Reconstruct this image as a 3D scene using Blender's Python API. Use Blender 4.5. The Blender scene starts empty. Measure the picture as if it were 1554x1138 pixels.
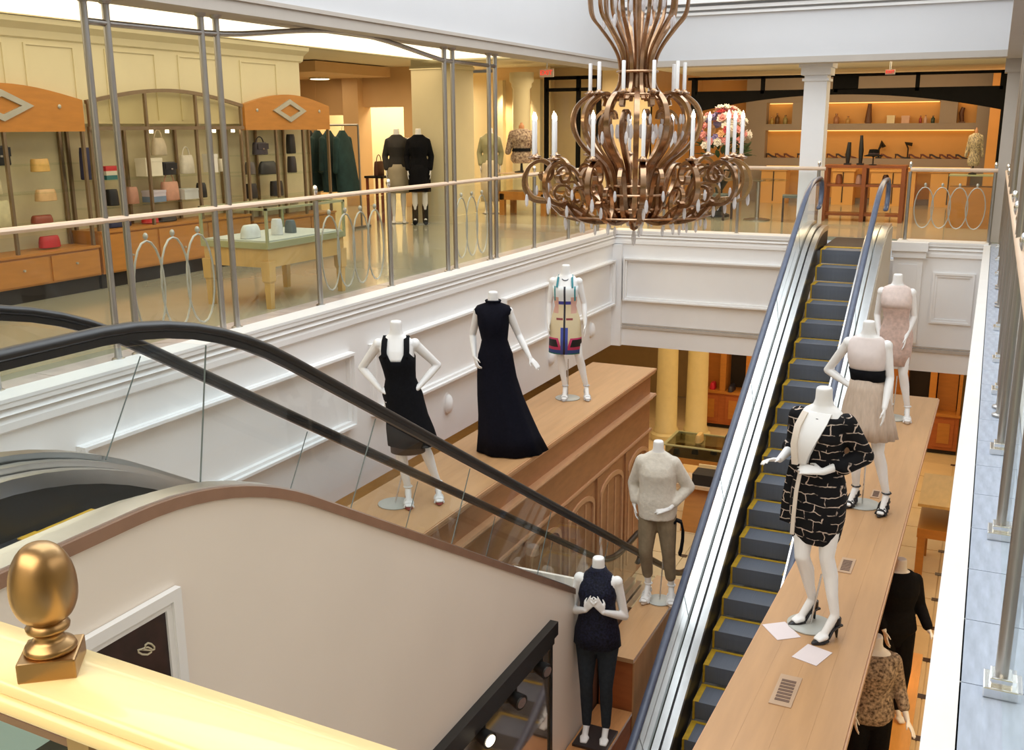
import bpy, bmesh, math, random
from mathutils import Vector, Matrix, Euler
random.seed(7)
PI = math.pi
S = bpy.context.scene
COL = S.collection
R = math.radians

# ------------------------------------------------------------------ camera, world, lights, exposure
CAM_Z = 1.7
cd = bpy.data.cameras.new('camera'); cam = bpy.data.objects.new('camera', cd); COL.objects.link(cam)
cd.sensor_fit = 'HORIZONTAL'; cd.sensor_width = 36.0; cd.lens = 36.0 * 1533.4 / 1554.0
cd.clip_start = 0.05; cd.clip_end = 200
_p, _y, _r = 0.240676822, 0.439134862, -0.00580891056
cp, sp, cy_, sy_ = math.cos(_p), math.sin(_p), math.cos(_y), math.sin(_y)
fw = Vector((-sy_ * cp, cy_ * cp, -sp)); rt = Vector((cy_, sy_, 0)); up = rt.cross(fw)
cr, sr = math.cos(_r), math.sin(_r)
rt2 = cr * rt + sr * up; up2 = -sr * rt + cr * up
m3 = Matrix((rt2, up2, -fw)).transposed()
cam.matrix_world = Matrix.Translation((0, 0, CAM_Z)) @ m3.to_4x4()
S.camera = cam
S.view_settings.view_transform = 'Standard'; S.view_settings.look = 'None'
S.view_settings.gamma = 1.0; S.view_settings.use_curve_mapping = False
S.view_settings.exposure = 0.0
w = bpy.data.worlds.new('world'); S.world = w; w.use_nodes = True
w.node_tree.nodes['Background'].inputs[0].default_value = (0.92, 0.96, 1.0, 1)
w.node_tree.nodes['Background'].inputs[1].default_value = 0.55

def area(name, loc, sx, sy, power, col, rot=(0, 0, 0)):
    l = bpy.data.lights.new(name, 'AREA'); l.shape = 'RECTANGLE'; l.size = sx; l.size_y = sy
    l.energy = power; l.color = col
    o = bpy.data.objects.new(name, l); o.location = loc; o.rotation_euler = rot; COL.objects.link(o)
    return o
WARM = (1.0, 0.86, 0.64); AMB = (1.0, 0.62, 0.28); NEU = (0.87, 0.945, 1.0)
area('void_added_light', (-2.84, 8.4, 5.4), 5.0, 14.0, 670, NEU)  # unseen soft area light added over the void, below its solid ceiling
area('gallery_left_light', (-7.4, 8.0, 2.66), 1.2, 14.0, 40, WARM)
area('gallery_deep_light', (-11.0, 16.0, 2.72), 4.0, 5.0, 120, (1.0, 0.78, 0.50))
area('gallery_far_light', (-4.0, 18.6, 2.68), 9.0, 2.6, 260, (1.0, 0.80, 0.52))
area('gallery_near_light', (-2.2, -0.9, 2.75), 4.0, 2.0, 130, (1.0, 0.90, 0.74))
area('gallery_right_light', (1.6, 8.0, 2.72), 1.8, 14.0, 120, (1.0, 0.95, 0.9))
area('shop_far_light', (-2.4, 22.0, 2.60), 5.5, 1.2, 66, (1.0, 0.70, 0.40), (R(35), 0, 0))
area('lower_far_light', (-3.2, 18.6, -2.05), 7.0, 3.5, 110, (1.0, 0.72, 0.40))
area('lower_left_light', (-7.2, 9.5, -2.05), 1.8, 9.0, 80, (1.0, 0.74, 0.45))
area('lower_right_light', (0.9, 9.5, -2.05), 1.2, 9.0, 90, (1.0, 0.74, 0.42))

# ------------------------------------------------------------------ materials
MATS = {}
def pm(name, col, rough=0.5, metal=0.0, var=0.0, scale=8.0, bump=0.0, emit=None, emit_s=0.0, coat=0.0, stretch=None, col2=None, detail=4.0, spec=None):
    if name in MATS: return MATS[name]
    m = bpy.data.materials.new(name); m.use_nodes = True; MATS[name] = m
    nt = m.node_tree; b = nt.nodes['Principled BSDF']
    b.inputs['Base Color'].default_value = (*col, 1); b.inputs['Roughness'].default_value = rough
    b.inputs['Metallic'].default_value = metal
    if spec is not None: b.inputs['Specular IOR Level'].default_value = spec
    if coat: b.inputs['Coat Weight'].default_value = coat
    if emit: b.inputs['Emission Color'].default_value = (*emit, 1); b.inputs['Emission Strength'].default_value = emit_s
    if var or bump or col2:
        tc = nt.nodes.new('ShaderNodeTexCoord'); mp = nt.nodes.new('ShaderNodeMapping')
        if stretch: mp.inputs['Scale'].default_value = stretch
        n = nt.nodes.new('ShaderNodeTexNoise'); n.inputs['Scale'].default_value = scale; n.inputs['Detail'].default_value = detail
        nt.links.new(tc.outputs['Object'], mp.inputs[0]); nt.links.new(mp.outputs[0], n.inputs['Vector'])
        if var or col2:
            rp = nt.nodes.new('ShaderNodeValToRGB')
            c2 = col2 or tuple(min(1, c * (1 + var)) for c in col); c1 = col if col2 else tuple(c * (1 - var) for c in col)
            rp.color_ramp.elements[0].color = (*c1, 1); rp.color_ramp.elements[1].color = (*c2, 1)
            rp.color_ramp.elements[0].position = 0.3; rp.color_ramp.elements[1].position = 0.7
            nt.links.new(n.outputs['Fac'], rp.inputs[0]); nt.links.new(rp.outputs[0], b.inputs['Base Color'])
        if bump:
            bp = nt.nodes.new('ShaderNodeBump'); bp.inputs['Strength'].default_value = bump; bp.inputs['Distance'].default_value = 0.01
            nt.links.new(n.outputs['Fac'], bp.inputs['Height']); nt.links.new(bp.outputs[0], b.inputs['Normal'])
    return m
def glass(name, tint, refl=0.5, rough=0.02, facing=0.12):
    if name in MATS: return MATS[name]
    m = bpy.data.materials.new(name); m.use_nodes = True; MATS[name] = m
    nt = m.node_tree; nt.nodes.remove(nt.nodes['Principled BSDF'])
    out = nt.nodes['Material Output']
    t = nt.nodes.new('ShaderNodeBsdfTransparent'); t.inputs[0].default_value = (*tint, 1)
    g = nt.nodes.new('ShaderNodeBsdfGlossy'); g.inputs['Roughness'].default_value = rough
    g.inputs[0].default_value = (0.9, 0.95, 0.93, 1)
    fr = nt.nodes.new('ShaderNodeFresnel'); fr.inputs[0].default_value = 1.45
    mu = nt.nodes.new('ShaderNodeMath'); mu.operation = 'MULTIPLY_ADD'; mu.inputs[1].default_value = refl; mu.inputs[2].default_value = 0.0
    mx = nt.nodes.new('ShaderNodeMixShader')
    ge = nt.nodes.new('ShaderNodeNewGeometry'); iv = nt.nodes.new('ShaderNodeMath'); iv.operation = 'SUBTRACT'; iv.inputs[0].default_value = 1.0
    m2 = nt.nodes.new('ShaderNodeMath'); m2.operation = 'MULTIPLY'
    nt.links.new(ge.outputs['Backfacing'], iv.inputs[1]); nt.links.new(fr.outputs[0], mu.inputs[0]); nt.links.new(mu.outputs[0], m2.inputs[0]); nt.links.new(iv.outputs[0], m2.inputs[1]); nt.links.new(m2.outputs[0], mx.inputs[0])
    nt.links.new(t.outputs[0], mx.inputs[1]); nt.links.new(g.outputs[0], mx.inputs[2]); nt.links.new(mx.outputs[0], out.inputs[0])
    return m
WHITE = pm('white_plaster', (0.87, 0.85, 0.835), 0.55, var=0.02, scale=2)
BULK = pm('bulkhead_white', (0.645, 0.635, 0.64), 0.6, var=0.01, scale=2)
TAUPE = pm('taupe_trim', (0.50, 0.44, 0.38), 0.55, var=0.02, scale=3)
CREAM = pm('cream_wall', (0.70, 0.62, 0.40), 0.6, var=0.03, scale=2)
TANWALL = pm('tan_wall', (0.72, 0.47, 0.24), 0.6, var=0.03, scale=2)
CEIL = pm('gallery_ceiling', (0.82, 0.74, 0.56), 0.7, var=0.02, scale=2)
GFLOOR = pm('gallery_tile', (0.40, 0.385, 0.28), 0.16, var=0.06, scale=1.5, coat=0.3)
BORDER = pm('border_stone', (0.62, 0.54, 0.52), 0.2, var=0.12, scale=5)
COPING = pm('white_coping', (0.86, 0.85, 0.84), 0.35, var=0.02, scale=4)
BLUETILE = pm('blue_marble_tile', (0.44, 0.50, 0.62), 0.25, var=0.14, scale=6)
GROUT = pm('grout', (0.42, 0.44, 0.48), 0.7, var=0.05)
LTILE = pm('lower_cream_tile', (0.80, 0.62, 0.36), 0.3, var=0.05, scale=3)
LDOT = pm('dark_tile_insert', (0.06, 0.035, 0.025), 0.3, var=0.1)
WOODT = pm('counter_top_oak', (0.53, 0.295, 0.135), 0.40, var=0.07, scale=3, stretch=(5, 0.5, 1))
WOODF = pm('counter_front_cherry', (0.46, 0.21, 0.09), 0.4, var=0.10, scale=4, stretch=(1, 1, 4))
WOODM = pm('counter_moulding_highlit', (0.66, 0.36, 0.19), 0.32, var=0.08, scale=4, stretch=(3, .6, 3))  # lightened wood: highlights along the mouldings are put into the colour
WOODO = pm('orange_shop_wood', (0.50, 0.205, 0.036), 0.4, var=0.08, scale=4, stretch=(1, 1, 5))
WOODR = pm('red_brown_wood', (0.42, 0.13, 0.04), 0.6, var=0.1, scale=4, stretch=(1, 1, 4), spec=0.2)
WOODB = pm('banister_pine', (0.92, 0.72, 0.36), 0.28, var=0.05, scale=5, stretch=(0.6, 6, 3), coat=0.4)
RAILW = pm('pale_handrail_wood', (0.74, 0.54, 0.38), 0.35, var=0.06, scale=6, stretch=(1, .3, 1))
STEEL = pm('brushed_steel', (0.42, 0.40, 0.38), 0.34, 1.0, var=0.06, scale=20, stretch=(1, 1, .1))
CHROME = pm('bright_steel', (0.78, 0.78, 0.78), 0.22, 1.0, var=0.03, scale=10)
DECK = pm('escalator_deck_metal', (0.74, 0.73, 0.72), 0.28, 1.0, var=0.03, scale=12)
BRONZE = pm('bronze_trim', (0.36, 0.22, 0.15), 0.4, 0.6, var=0.06, scale=10)
SHELFM = pm('shelf_bronze_metal', (0.30, 0.22, 0.14), 0.4, 0.8, var=0.06, scale=10)
GOLD = pm('antique_gold', (0.44, 0.27, 0.12), 0.32, 1.0, var=0.06, scale=12)
BRASS = pm('chandelier_brass', (0.42, 0.26, 0.155), 0.22, 1.0, var=0.12, scale=18)
RUBBER = pm('black_rubber', (0.010, 0.009, 0.009), 0.38, var=0.1, scale=10)
RUBBERB = pm('black_rubber_blue_sheen', (0.10, 0.12, 0.18), 0.28, var=0.1, scale=10)  # black rubber with its blue-grey reflection put into the base colour
BLACK = pm('black_metal', (0.012, 0.011, 0.010), 0.4, var=0.1)
BLACKM = pm('matt_black_steel', (0.006, 0.0055, 0.005), 0.9, var=0.1); BLACKM.node_tree.nodes['Principled BSDF'].inputs['Specular IOR Level'].default_value = 0.1
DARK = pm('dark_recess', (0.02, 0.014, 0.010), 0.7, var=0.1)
STEP = pm('escalator_step_grey', (0.15, 0.165, 0.20), 0.45, var=0.08, scale=3, stretch=(60, 1, 1))
YELLOW = pm('step_edge_yellow', (0.60, 0.36, 0.02), 0.5, var=0.12, scale=20)
CLAD = pm('beige_cladding', (0.88, 0.785, 0.69), 0.5, var=0.02, scale=1.5)
MANN = pm('mannequin_white', (0.92, 0.905, 0.895), 0.38, var=0.01, scale=5)
CANDLE = pm('candle_sleeve_white', (0.85, 0.82, 0.80), 0.4, var=0.02)
FLAME = pm('candle_bulb', (1, 0.9, 0.7), 0.4, emit=(1.0, 0.86, 0.6), emit_s=9, var=0.01)
CRYS = pm('crystal', (0.88, 0.85, 0.87), 0.08, var=0.02); CRYS.node_tree.nodes['Principled BSDF'].inputs['Alpha'].default_value = 0.72
GLASS = glass('clear_glass', (0.975, 0.985, 0.98), 0.75)
EGLASS = glass('escalator_glass', (0.965, 0.985, 0.99), 0.8)
SGLASS = glass('shelf_glass', (0.95, 0.965, 0.94), 0.6)
COVE = pm('luminous_cove', (1, 0.95, 0.85), 0.5, emit=(1.0, 0.90, 0.68), emit_s=1.35, var=0.01)
LAMP = pm('lamp_disc', (1, 0.9, 0.7), 0.5, emit=(1.0, 0.85, 0.6), emit_s=8, var=0.01)
SHELFLIT = pm('lit_strip', (1, 0.6, 0.2), 0.5, emit=(1.0, 0.58, 0.18), emit_s=1.6, var=0.01)
EMBLEM = pm('pewter_emblem', (0.50, 0.48, 0.40), 0.45, 0.5, var=0.06)
PAPER = pm('pale_paper', (0.80, 0.70, 0.70), 0.6, var=0.02)
PLATEG = pm('frosted_base', (0.46, 0.46, 0.42), 0.35, var=0.04)

# ------------------------------------------------------------------ mesh helpers
ORG = {}
class MB:
    def __init__(s): s.bm = bmesh.new()
    def box(s, x0, x1, y0, y1, z0, z1):
        v = [s.bm.verts.new((x, y, z)) for x in (x0, x1) for y in (y0, y1) for z in (z0, z1)]
        for f in ((0, 1, 3, 2), (4, 6, 7, 5), (0, 4, 5, 1), (2, 3, 7, 6), (0, 2, 6, 4), (1, 5, 7, 3)):
            s.bm.faces.new([v[i] for i in f])
        return s
    def hexa(s, pts):   # 8 points: bottom 4 then top 4 (same winding)
        v = [s.bm.verts.new(p) for p in pts]
        for f in ((3, 2, 1, 0), (4, 5, 6, 7), (0, 1, 5, 4), (1, 2, 6, 5), (2, 3, 7, 6), (3, 0, 4, 7)):
            s.bm.faces.new([v[i] for i in f])
        return s
    def obox(s, c, size, rz=0, rx=0):
        M = Matrix.Translation(c) @ Euler((rx, 0, rz)).to_matrix().to_4x4()
        a, b, d = [k / 2 for k in size]
        P = [M @ Vector(p) for p in ((-a, -b, -d), (a, -b, -d), (a, b, -d), (-a, b, -d), (-a, -b, d), (a, -b, d), (a, b, d), (-a, b, d))]
        return s.hexa(P)
    def loft(s, rings, cap=True, closed=False):
        V = [[s.bm.verts.new(p) for p in r] for r in rings]
        n = len(V[0]); m = len(V)
        for i in range(m if closed else m - 1):
            A, B = V[i], V[(i + 1) % m]
            for j in range(n): s.bm.faces.new((A[j], A[(j + 1) % n], B[(j + 1) % n], B[j]))
        if cap and not closed:
            s.bm.faces.new(V[0][::-1]); s.bm.faces.new(V[-1])
        return s
    def tube(s, path, r, n=8, closed=False, prof=None):
        path = [Vector(p) for p in path]; m = len(path)
        rs = r if isinstance(r, (list, tuple)) else [r] * m
        rings = []; prev = None
        for i, p in enumerate(path):
            if closed: t = path[(i + 1) % m] - path[i - 1]
            else: t = path[min(i + 1, m - 1)] - path[max(i - 1, 0)]
            t = t.normalized() if t.length > 1e-9 else Vector((0, 0, 1))
            if prev is None:
                a = Vector((0, 0, 1)) if abs(t.z) < 0.9 else Vector((1, 0, 0))
                u = a.cross(t).normalized()
            else:
                u = (prev - t * prev.dot(t)); u = u.normalized() if u.length > 1e-6 else prev
            v = t.cross(u); prev = u
            if prof: rings.append([p + u * a_ + v * b_ for a_, b_ in prof])
            else: rings.append([p + (u * math.cos(k * 2 * PI / n) + v * math.sin(k * 2 * PI / n)) * rs[i] for k in range(n)])
        return s.loft(rings, not closed, closed)
    def cyl(s, p0, p1, r0, r1=None, n=10): return s.tube([p0, p1], [r0, r0 if r1 is None else r1], n)
    def cap(s, p0, p1, r0, r1=None, n=12, k=4):      # capsule with tapered radius
        p0, p1 = Vector(p0), Vector(p1); r1 = r0 if r1 is None else r1
        d = (p1 - p0); L = d.length; d = d / L if L > 1e-9 else Vector((0, 0, 1))
        P, RR = [], []
        for i in range(k): a = PI / 2 * i / k; P.append(p0 - d * r0 * math.cos(a)); RR.append(max(r0 * math.sin(a), 1e-3 * r0))
        P += [p0, p1]; RR += [r0, r1]
        for i in range(1, k + 1): a = PI / 2 * i / k; P.append(p1 + d * r1 * math.sin(a)); RR.append(max(r1 * math.cos(a), 1e-3 * r1))
        return s.tube(P, RR, n)
    def ell(s, c, r, n=12, k=8, rz=0):
        c = Vector(c); rings = []
        for i in range(k + 1):
            a = -PI / 2 + PI * i / k; q = max(math.cos(a), 0.02)
            ring = []
            for j in range(n):
                b = 2 * PI * j / n; x, y = r[0] * q * math.cos(b), r[1] * q * math.sin(b)
                ring.append(c + Vector((x * math.cos(rz) - y * math.sin(rz), x * math.sin(rz) + y * math.cos(rz), r[2] * math.sin(a))))
            rings.append(ring)
        return s.loft(rings)
    def lathe(s, prof, c=(0, 0, 0), n=20):
        c = Vector(c)
        return s.loft([[c + Vector((max(r, 1e-4) * math.cos(2 * PI * j / n), max(r, 1e-4) * math.sin(2 * PI * j / n), z)) for j in range(n)] for r, z in prof])
    def prism(s, poly, axis, a0, a1):      # poly in the two other axes (x: (y,z), y: (x,z), z: (x,y))
        def P(a, q): return (a, q[0], q[1]) if axis == 'x' else ((q[0], a, q[1]) if axis == 'y' else (q[0], q[1], a))
        return s.loft([[P(a0, q) for q in poly], [P(a1, q) for q in poly]])
    def build(s, name, mat, parent=None, smooth=False, label=None, bevel=0):
        bmesh.ops.recalc_face_normals(s.bm, faces=s.bm.faces)
        if bevel: bmesh.ops.bevel(s.bm, geom=list(s.bm.edges), offset=bevel, segments=2, affect='EDGES', profile=0.6)
        if parent is not None:
            off = ORG.get(parent.name, Vector((0, 0, 0)))
            if off.length: bmesh.ops.translate(s.bm, verts=s.bm.verts, vec=-off)
        me = bpy.data.meshes.new(name); s.bm.to_mesh(me); s.bm.free()
        if smooth:
            me.polygons.foreach_set('use_smooth', [True] * len(me.polygons))
            if smooth != 'all': me.set_sharp_from_angle(angle=R(50))
        me.materials.append(mat)
        o = bpy.data.objects.new(name, me); COL.objects.link(o)
        if parent is not None: o.parent = parent; ORG[o.name] = ORG.get(parent.name, Vector((0, 0, 0)))
        if label: o['label'] = label
        return o
def thing(name, loc, label, cat, group=None, rz=0, local=False, scale=1.0):
    o = bpy.data.objects.new(name, None); COL.objects.link(o); o.location = loc; o.rotation_euler = (0, 0, rz); o.scale = (scale,) * 3
    o.empty_display_size = 0.1
    o['label'] = label; o['category'] = cat
    if group: o['group'] = group
    ORG[o.name] = Vector((0, 0, 0)) if local else Vector(loc)
    return o
def struct(name, mb, mat, **k):
    o = mb.build(name, mat, **k); o['kind'] = 'structure'; return o
def inst(src, parent, loc, rz=0, scale=1):       # shares mesh data, loc in the parent's space
    o = bpy.data.objects.new(src.name, src.data); COL.objects.link(o); o.parent = parent; o.location = loc; o.rotation_euler = (0, 0, rz); o.scale = (scale,) * 3
    ORG[o.name] = Vector((0, 0, 0)); return o
def copy_tree(o, parent=None):
    c = o.copy(); COL.objects.link(c); c.parent = parent
    ORG[c.name] = ORG.get(o.name, Vector((0, 0, 0)))
    for ch in list(o.children): copy_tree(ch, c)
    return c
def circ(n, r=1.0): return [(r * math.cos(2 * PI * i / n), r * math.sin(2 * PI * i / n)) for i in range(n)]

# dimensions of the void
XL, XR, YF, YN = -5.68, 0.03, 16.2, 0.75
ZW = -1.95      # underside of the gallery edge
ZL = -4.5       # lower floor
ZB = 2.6        # underside of the upper bulkhead
ZC = 2.85       # gallery ceiling

# ================================================================== STRUCTURE
# gallery floors
fl = struct('floor', MB().box(-16, XL - 0.42, -3, 28, -0.06, 0.0).box(XL - 0.42, 6, YF + 0.35, 28, -0.06, 0.0).box(XL - 0.42, 0.0, -3, 0.62, -0.06, 0.0), GFLOOR)
struct('floor_right', MB().box(XR + 0.01, 4.5, -3, YF + 0.35, -0.06, -0.012), GROUT)
rf = bpy.data.objects['floor_right']
# border strip of pale stone along the railing, slab by slab
y = -0.5; slabs = []
while y < YF + .3:
    slabs.append((y, min(y + 0.9, YF + .3))); y += 0.905
for a, b in slabs:
    MB().box(XL - 0.42, XL - 0.18, a, b - 0.006, -0.05, 0.003).build('border_slab', BORDER, fl)
y = -0.6; row = 0
t0 = None
for row in range(36):
    for (x0, x1) in ((0.055, 0.245), (0.25, 0.56), (0.565, 0.90)):
        yy = -0.5 + row * 0.46 + (0.23 if x0 == .25 else 0)
        if t0 is None:
            t0 = MB().box(0, 1, 0, 0.455, -0.012, 0.0).build('floor_tile', BLUETILE, rf)
            t0.location = (x0, yy, 0); t0.scale = (x1 - x0, 1, 1)
        else:
            t = inst(t0, rf, (x0, yy, 0)); t.scale = (x1 - x0, 1, 1)

# --- fascia walls round the void, with mouldings
def moulded_profile():       # (outward, z) for the coping and cornice under it
    return [(0.05, 0.012), (0.05, -0.05), (0.015, -0.055), (0.045, -0.10), (0.01, -0.115), (0.03, -0.155), (0.03, -0.205), (0.0, -0.225), (-0.1, -0.225), (-0.1, 0.012)]
wl = struct('wall_left', MB().box(XL - 0.3, XL, YN, YF, ZW, -0.22), WHITE)
MB().prism([(XL + a, z) for a, z in moulded_profile()] , 'y', YN, YF).build('cornice_moulding', WHITE, wl)
MB().box(XL - 0.18, XL + 0.055, YN, YF, -0.012, 0.014).build('coping', COPING, wl)
wf = struct('wall_far', MB().box(XL, -2.42, YF, YF + 0.3, ZW, -0.22).box(-1.25, XR, YF, YF + 0.3, ZW, -0.22).box(-2.42, -1.25, YF + 0.1, YF + .3, ZW, -0.3), WHITE)
pf = [(YF - a, z) for a, z in moulded_profile()]
MB().prism(pf, 'x', XL, -2.42).prism(pf, 'x', -1.22, XR - 0.05).build('cornice_moulding', WHITE, wf)
MB().box(XL - 0.05, -2.42, YF - 0.055, YF + 0.35, -0.012, 0.014).box(-1.22, XR, YF - 0.055, YF + .35, -0.012, 0.014).build('coping', COPING, wf)
def frame_panel(par, side, a0, a1, z0, z1, w_=0.06, d=0.085):
    """a picture-rail moulding with a stepped section round a flat panel"""
    for k, (w2, d2) in enumerate(((w_, d * .55), (w_ * .5, d))):
        m = MB()
        e_ = k * .004
        for (p0, p1, q0, q1) in ((a0 + e_, a1 - e_, z1 - w2, z1 - e_), (a0 + e_, a1 - e_, z0 + e_, z0 + w2), (a0 + e_, a0 + w2, z0 + w2, z1 - w2), (a1 - w2, a1 - e_, z0 + w2, z1 - w2)):
            if side == 'l': m.box(XL - .01, XL + d2, p0, p1, q0, q1)
            else: m.box(p0, p1, YF - d2, YF + .01, q0, q1)
        m.build('panel_moulding', WHITE, par)
for a, b in ((1.2, 4.6), (4.85, 8.25), (8.6, 11.6), (11.75, 13.3), (13.5, 16.05)):
    frame_panel(wl, 'l', a, b, -1.24, -0.47)
frame_panel(wf, 'f', -5.5, -2.5, -1.17, -0.44)
frame_panel(wf, 'f', -0.68, -0.10, -1.20, -0.43, .07, .035)
MB().box(-5.55, -2.42, YF - 0.015, YF + .01, -1.585, -1.565).box(-5.55, -2.42, YF - 0.03, YF + .01, -1.645, -1.60).box(-1.2, XR, YF - .015, YF + .01, -1.585, -1.565).box(-1.2, XR, YF - .03, YF + .01, -1.645, -1.60).build('dado_moulding', TAUPE, wf)
pil = MB().box(-1.24, -0.83, YF - 0.10, YF + .01, -1.50, -0.22).box(-1.27, -0.79, YF - .14, YF, -0.22, -0.12).box(-1.30, -0.77, YF - .17, YF, -0.12, 0.01).box(-1.17, -.90, YF - .115, YF, -1.4, -.32).build('pilaster', WHITE, wf)
MB().box(XL, XL + 0.16, YF - 0.10, YF, ZW, -0.22).build('corner_pilaster', WHITE, wf)
wr = struct('wall_right', MB().box(XR - 0.06, XR + 0.02, YN, YF, ZW, -0.05), WHITE)
MB().box(XR - 0.065, XR + 0.03, 0.2, YF, -0.05, 0.0).build('coping', COPING, wr)
struct('wall_near', MB().box(XL, 0, YN - 0.13, YN, ZL, -0.0), WHITE)
# gallery slab undersides (lower ceiling)
struct('ceiling_lower', MB().box(-14, XL - 0.3, -2, 28, ZW - 0.03, ZW).box(XL - .3, 6, YF + .3, 28, ZW - .03, ZW).box(XR + .02, 6, -2, YF + .3, ZW - .03, ZW), CEIL)

# --- upper bulkhead
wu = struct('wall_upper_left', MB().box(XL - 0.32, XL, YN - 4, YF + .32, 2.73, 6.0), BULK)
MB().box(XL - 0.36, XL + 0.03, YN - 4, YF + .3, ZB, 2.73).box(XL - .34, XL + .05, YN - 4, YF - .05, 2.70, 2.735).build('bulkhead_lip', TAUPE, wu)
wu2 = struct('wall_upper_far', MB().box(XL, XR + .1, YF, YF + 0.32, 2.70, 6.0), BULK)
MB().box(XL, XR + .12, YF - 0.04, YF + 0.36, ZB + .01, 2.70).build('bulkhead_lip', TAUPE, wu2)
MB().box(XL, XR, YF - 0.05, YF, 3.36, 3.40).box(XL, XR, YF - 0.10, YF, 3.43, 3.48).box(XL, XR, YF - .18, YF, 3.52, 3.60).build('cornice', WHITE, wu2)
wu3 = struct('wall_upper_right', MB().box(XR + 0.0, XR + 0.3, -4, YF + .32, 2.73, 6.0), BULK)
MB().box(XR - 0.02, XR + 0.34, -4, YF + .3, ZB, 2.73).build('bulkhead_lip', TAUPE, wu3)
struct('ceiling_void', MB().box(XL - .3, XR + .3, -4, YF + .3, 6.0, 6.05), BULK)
# --- gallery ceilings
cl = struct('ceiling', MB().box(-16, XL - 0.30, -3, 28, ZC + .12, ZC + .17).box(XL - .3, 6, YF + .3, 28, ZC - .12, ZC - .07).box(XR + .3, 6, -3, YF + .3, ZC + .02, ZC + .07).box(XL - .3, XR + .3, -3, -2.9, 2, 3), CEIL)
MB().box(-8.62, XL - 0.75, 1.0, 15.2, 2.785, 2.80).build('light_cove', COVE, cl)
MB().box(XL - .74, XL - .37, 0, YF, 2.77, ZC + .11).box(-8.81, -8.63, 0, 15.2, 2.775, ZC + .11).box(-8.80, XL - .37, 15.21, 15.6, 2.76, ZC + .115).build('cove_surround', CREAM, cl)
# near wall behind the camera, so the room is closed
struct('wall_behind', MB().box(-16, 6, -3.1, -3.0, -.1, 6.05), CREAM)
struct('wall_outer_right', MB().box(4.4, 4.5, -3, 28, ZL, 3), CREAM)

# --- shop wall on the left gallery
ws = struct('wall_shop_left', MB().box(-9.25, -9.13, 3.0, 11.9, 0, ZC + .12), CREAM)
MB().box(-9.13, -8.80, 3.0, 11.9, 1.76, 2.60).build('fascia_board', CREAM, ws)
for a, b in ((5.4, 7.2), (7.42, 8.05), (8.45, 9.2), (9.55, 10.25), (10.65, 11.4)):
    m = MB()
    for (p0, p1, q0, q1) in ((a, b, 2.52, 2.54), (a, a + .03, 1.8, 2.52), (b - .03, b, 1.8, 2.52)): m.box(-8.81, -8.785, p0, p1, q0, q1)
    m.build('panel_moulding', CREAM, ws)
cp_ = [(-8.81, 2.57), (-8.77, 2.59), (-8.75, 2.66), (-8.66, 2.72), (-8.65, 2.77), (-8.81, 2.77)]
MB().prism(cp_, 'y', 3.0, 11.95).build('crown_moulding', CREAM, ws)
# back of the deep gallery, left
wb = struct('wall_back_left', MB().box(-15.9, -14.0, 19.5, 19.8, 0, ZC + .15).box(-13.15, -12.75, 19.3, 19.8, 0, ZC + .15).box(-14.0, -13.15, 19.51, 19.79, 1.98, ZC + .15).box(-12.75, -11.72, 19.51, 19.79, 2.14, ZC + .15)
       .box(-11.72, -10.3, 19.5, 19.8, 0, ZC + .15), TANWALL)
struct('wall_side_left', MB().box(-16, -15.9, 3, 28, 0, 3), TANWALL)
MB().box(-15.9, -11.9, 16.6, 19.29, 2.75, ZC + .1).build('soffit', TANWALL, wb)
struct('wall_fitting_room', MB().box(-15.2, -10.4, 21.4, 21.5, 0, 2.9), CREAM)
area('fitting_room_light', (-13.0, 20.5, 2.7), 3.2, 0.8, 130, (1, .88, .62))
# big cream column and wall behind it
pc = struct('pillar_cream', MB().box(-9.62, -8.78, 16.3, 17.1, 0, ZC + .15), CREAM)
MB().box(-9.66, -8.74, 16.26, 17.14, 0, 0.14).box(-9.64, -8.76, 16.28, 17.12, 2.70, 2.76).build('pillar_band', CREAM, pc)
wb2 = struct('wall_back', MB().box(-10.3, -8.9, 21.0, 21.2, 0, 3).box(-9.6, -8.0, 21.6, 21.8, 0, 3), pm('warm_cream_wall', (0.80, 0.62, 0.36), .6, var=.02))
for x in (-10.2, -9.75, -9.3):
    MB().box(x, x + .22, 20.85, 21.0, 0, 2.7).build('wall_pilaster', CREAM, wb2)
for x in (-9.95, -9.5):      # wall washers on that wall
    l = bpy.data.lights.new('wall_washer', 'SPOT'); l.energy = 130; l.color = (1, .78, .48); l.spot_size = R(60); l.spot_blend = .8; l.shadow_soft_size = .05
    o = bpy.data.objects.new('wall_washer', l); o.location = (x, 20.6, 2.65); o.rotation_euler = (R(12), 0, 0); COL.objects.link(o)
pc2 = struct('pillar_white', MB().lathe([(.24, 0), (.24, .15), (.19, .2), (.175, 2.45), (.21, 2.50), (.21, 2.56), (.25, 2.60), (.25, 2.78)], (-8.95, 19.6, 0), 24), CREAM, smooth=True)
# white square pillar on the far edge
pw = struct('pillar_far', MB().box(-2.79, -2.45, 16.62, 16.98, 0, 2.45), WHITE)
MB().box(-2.82, -2.42, 16.59, 17.01, 2.36, 2.40).box(-2.84, -2.40, 16.57, 17.03, 2.45, 2.62).box(-2.87, -2.37, 16.54, 17.06, 2.56, 2.66).build('capital', WHITE, pw)
pr = struct('pillar_right', MB().box(0.04, 0.5, 16.62, 17.0, 0, 2.45), TAUPE)
MB().box(-.0, .54, 16.57, 17.05, 2.42, 2.62).build('capital', TAUPE, pr)

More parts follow.
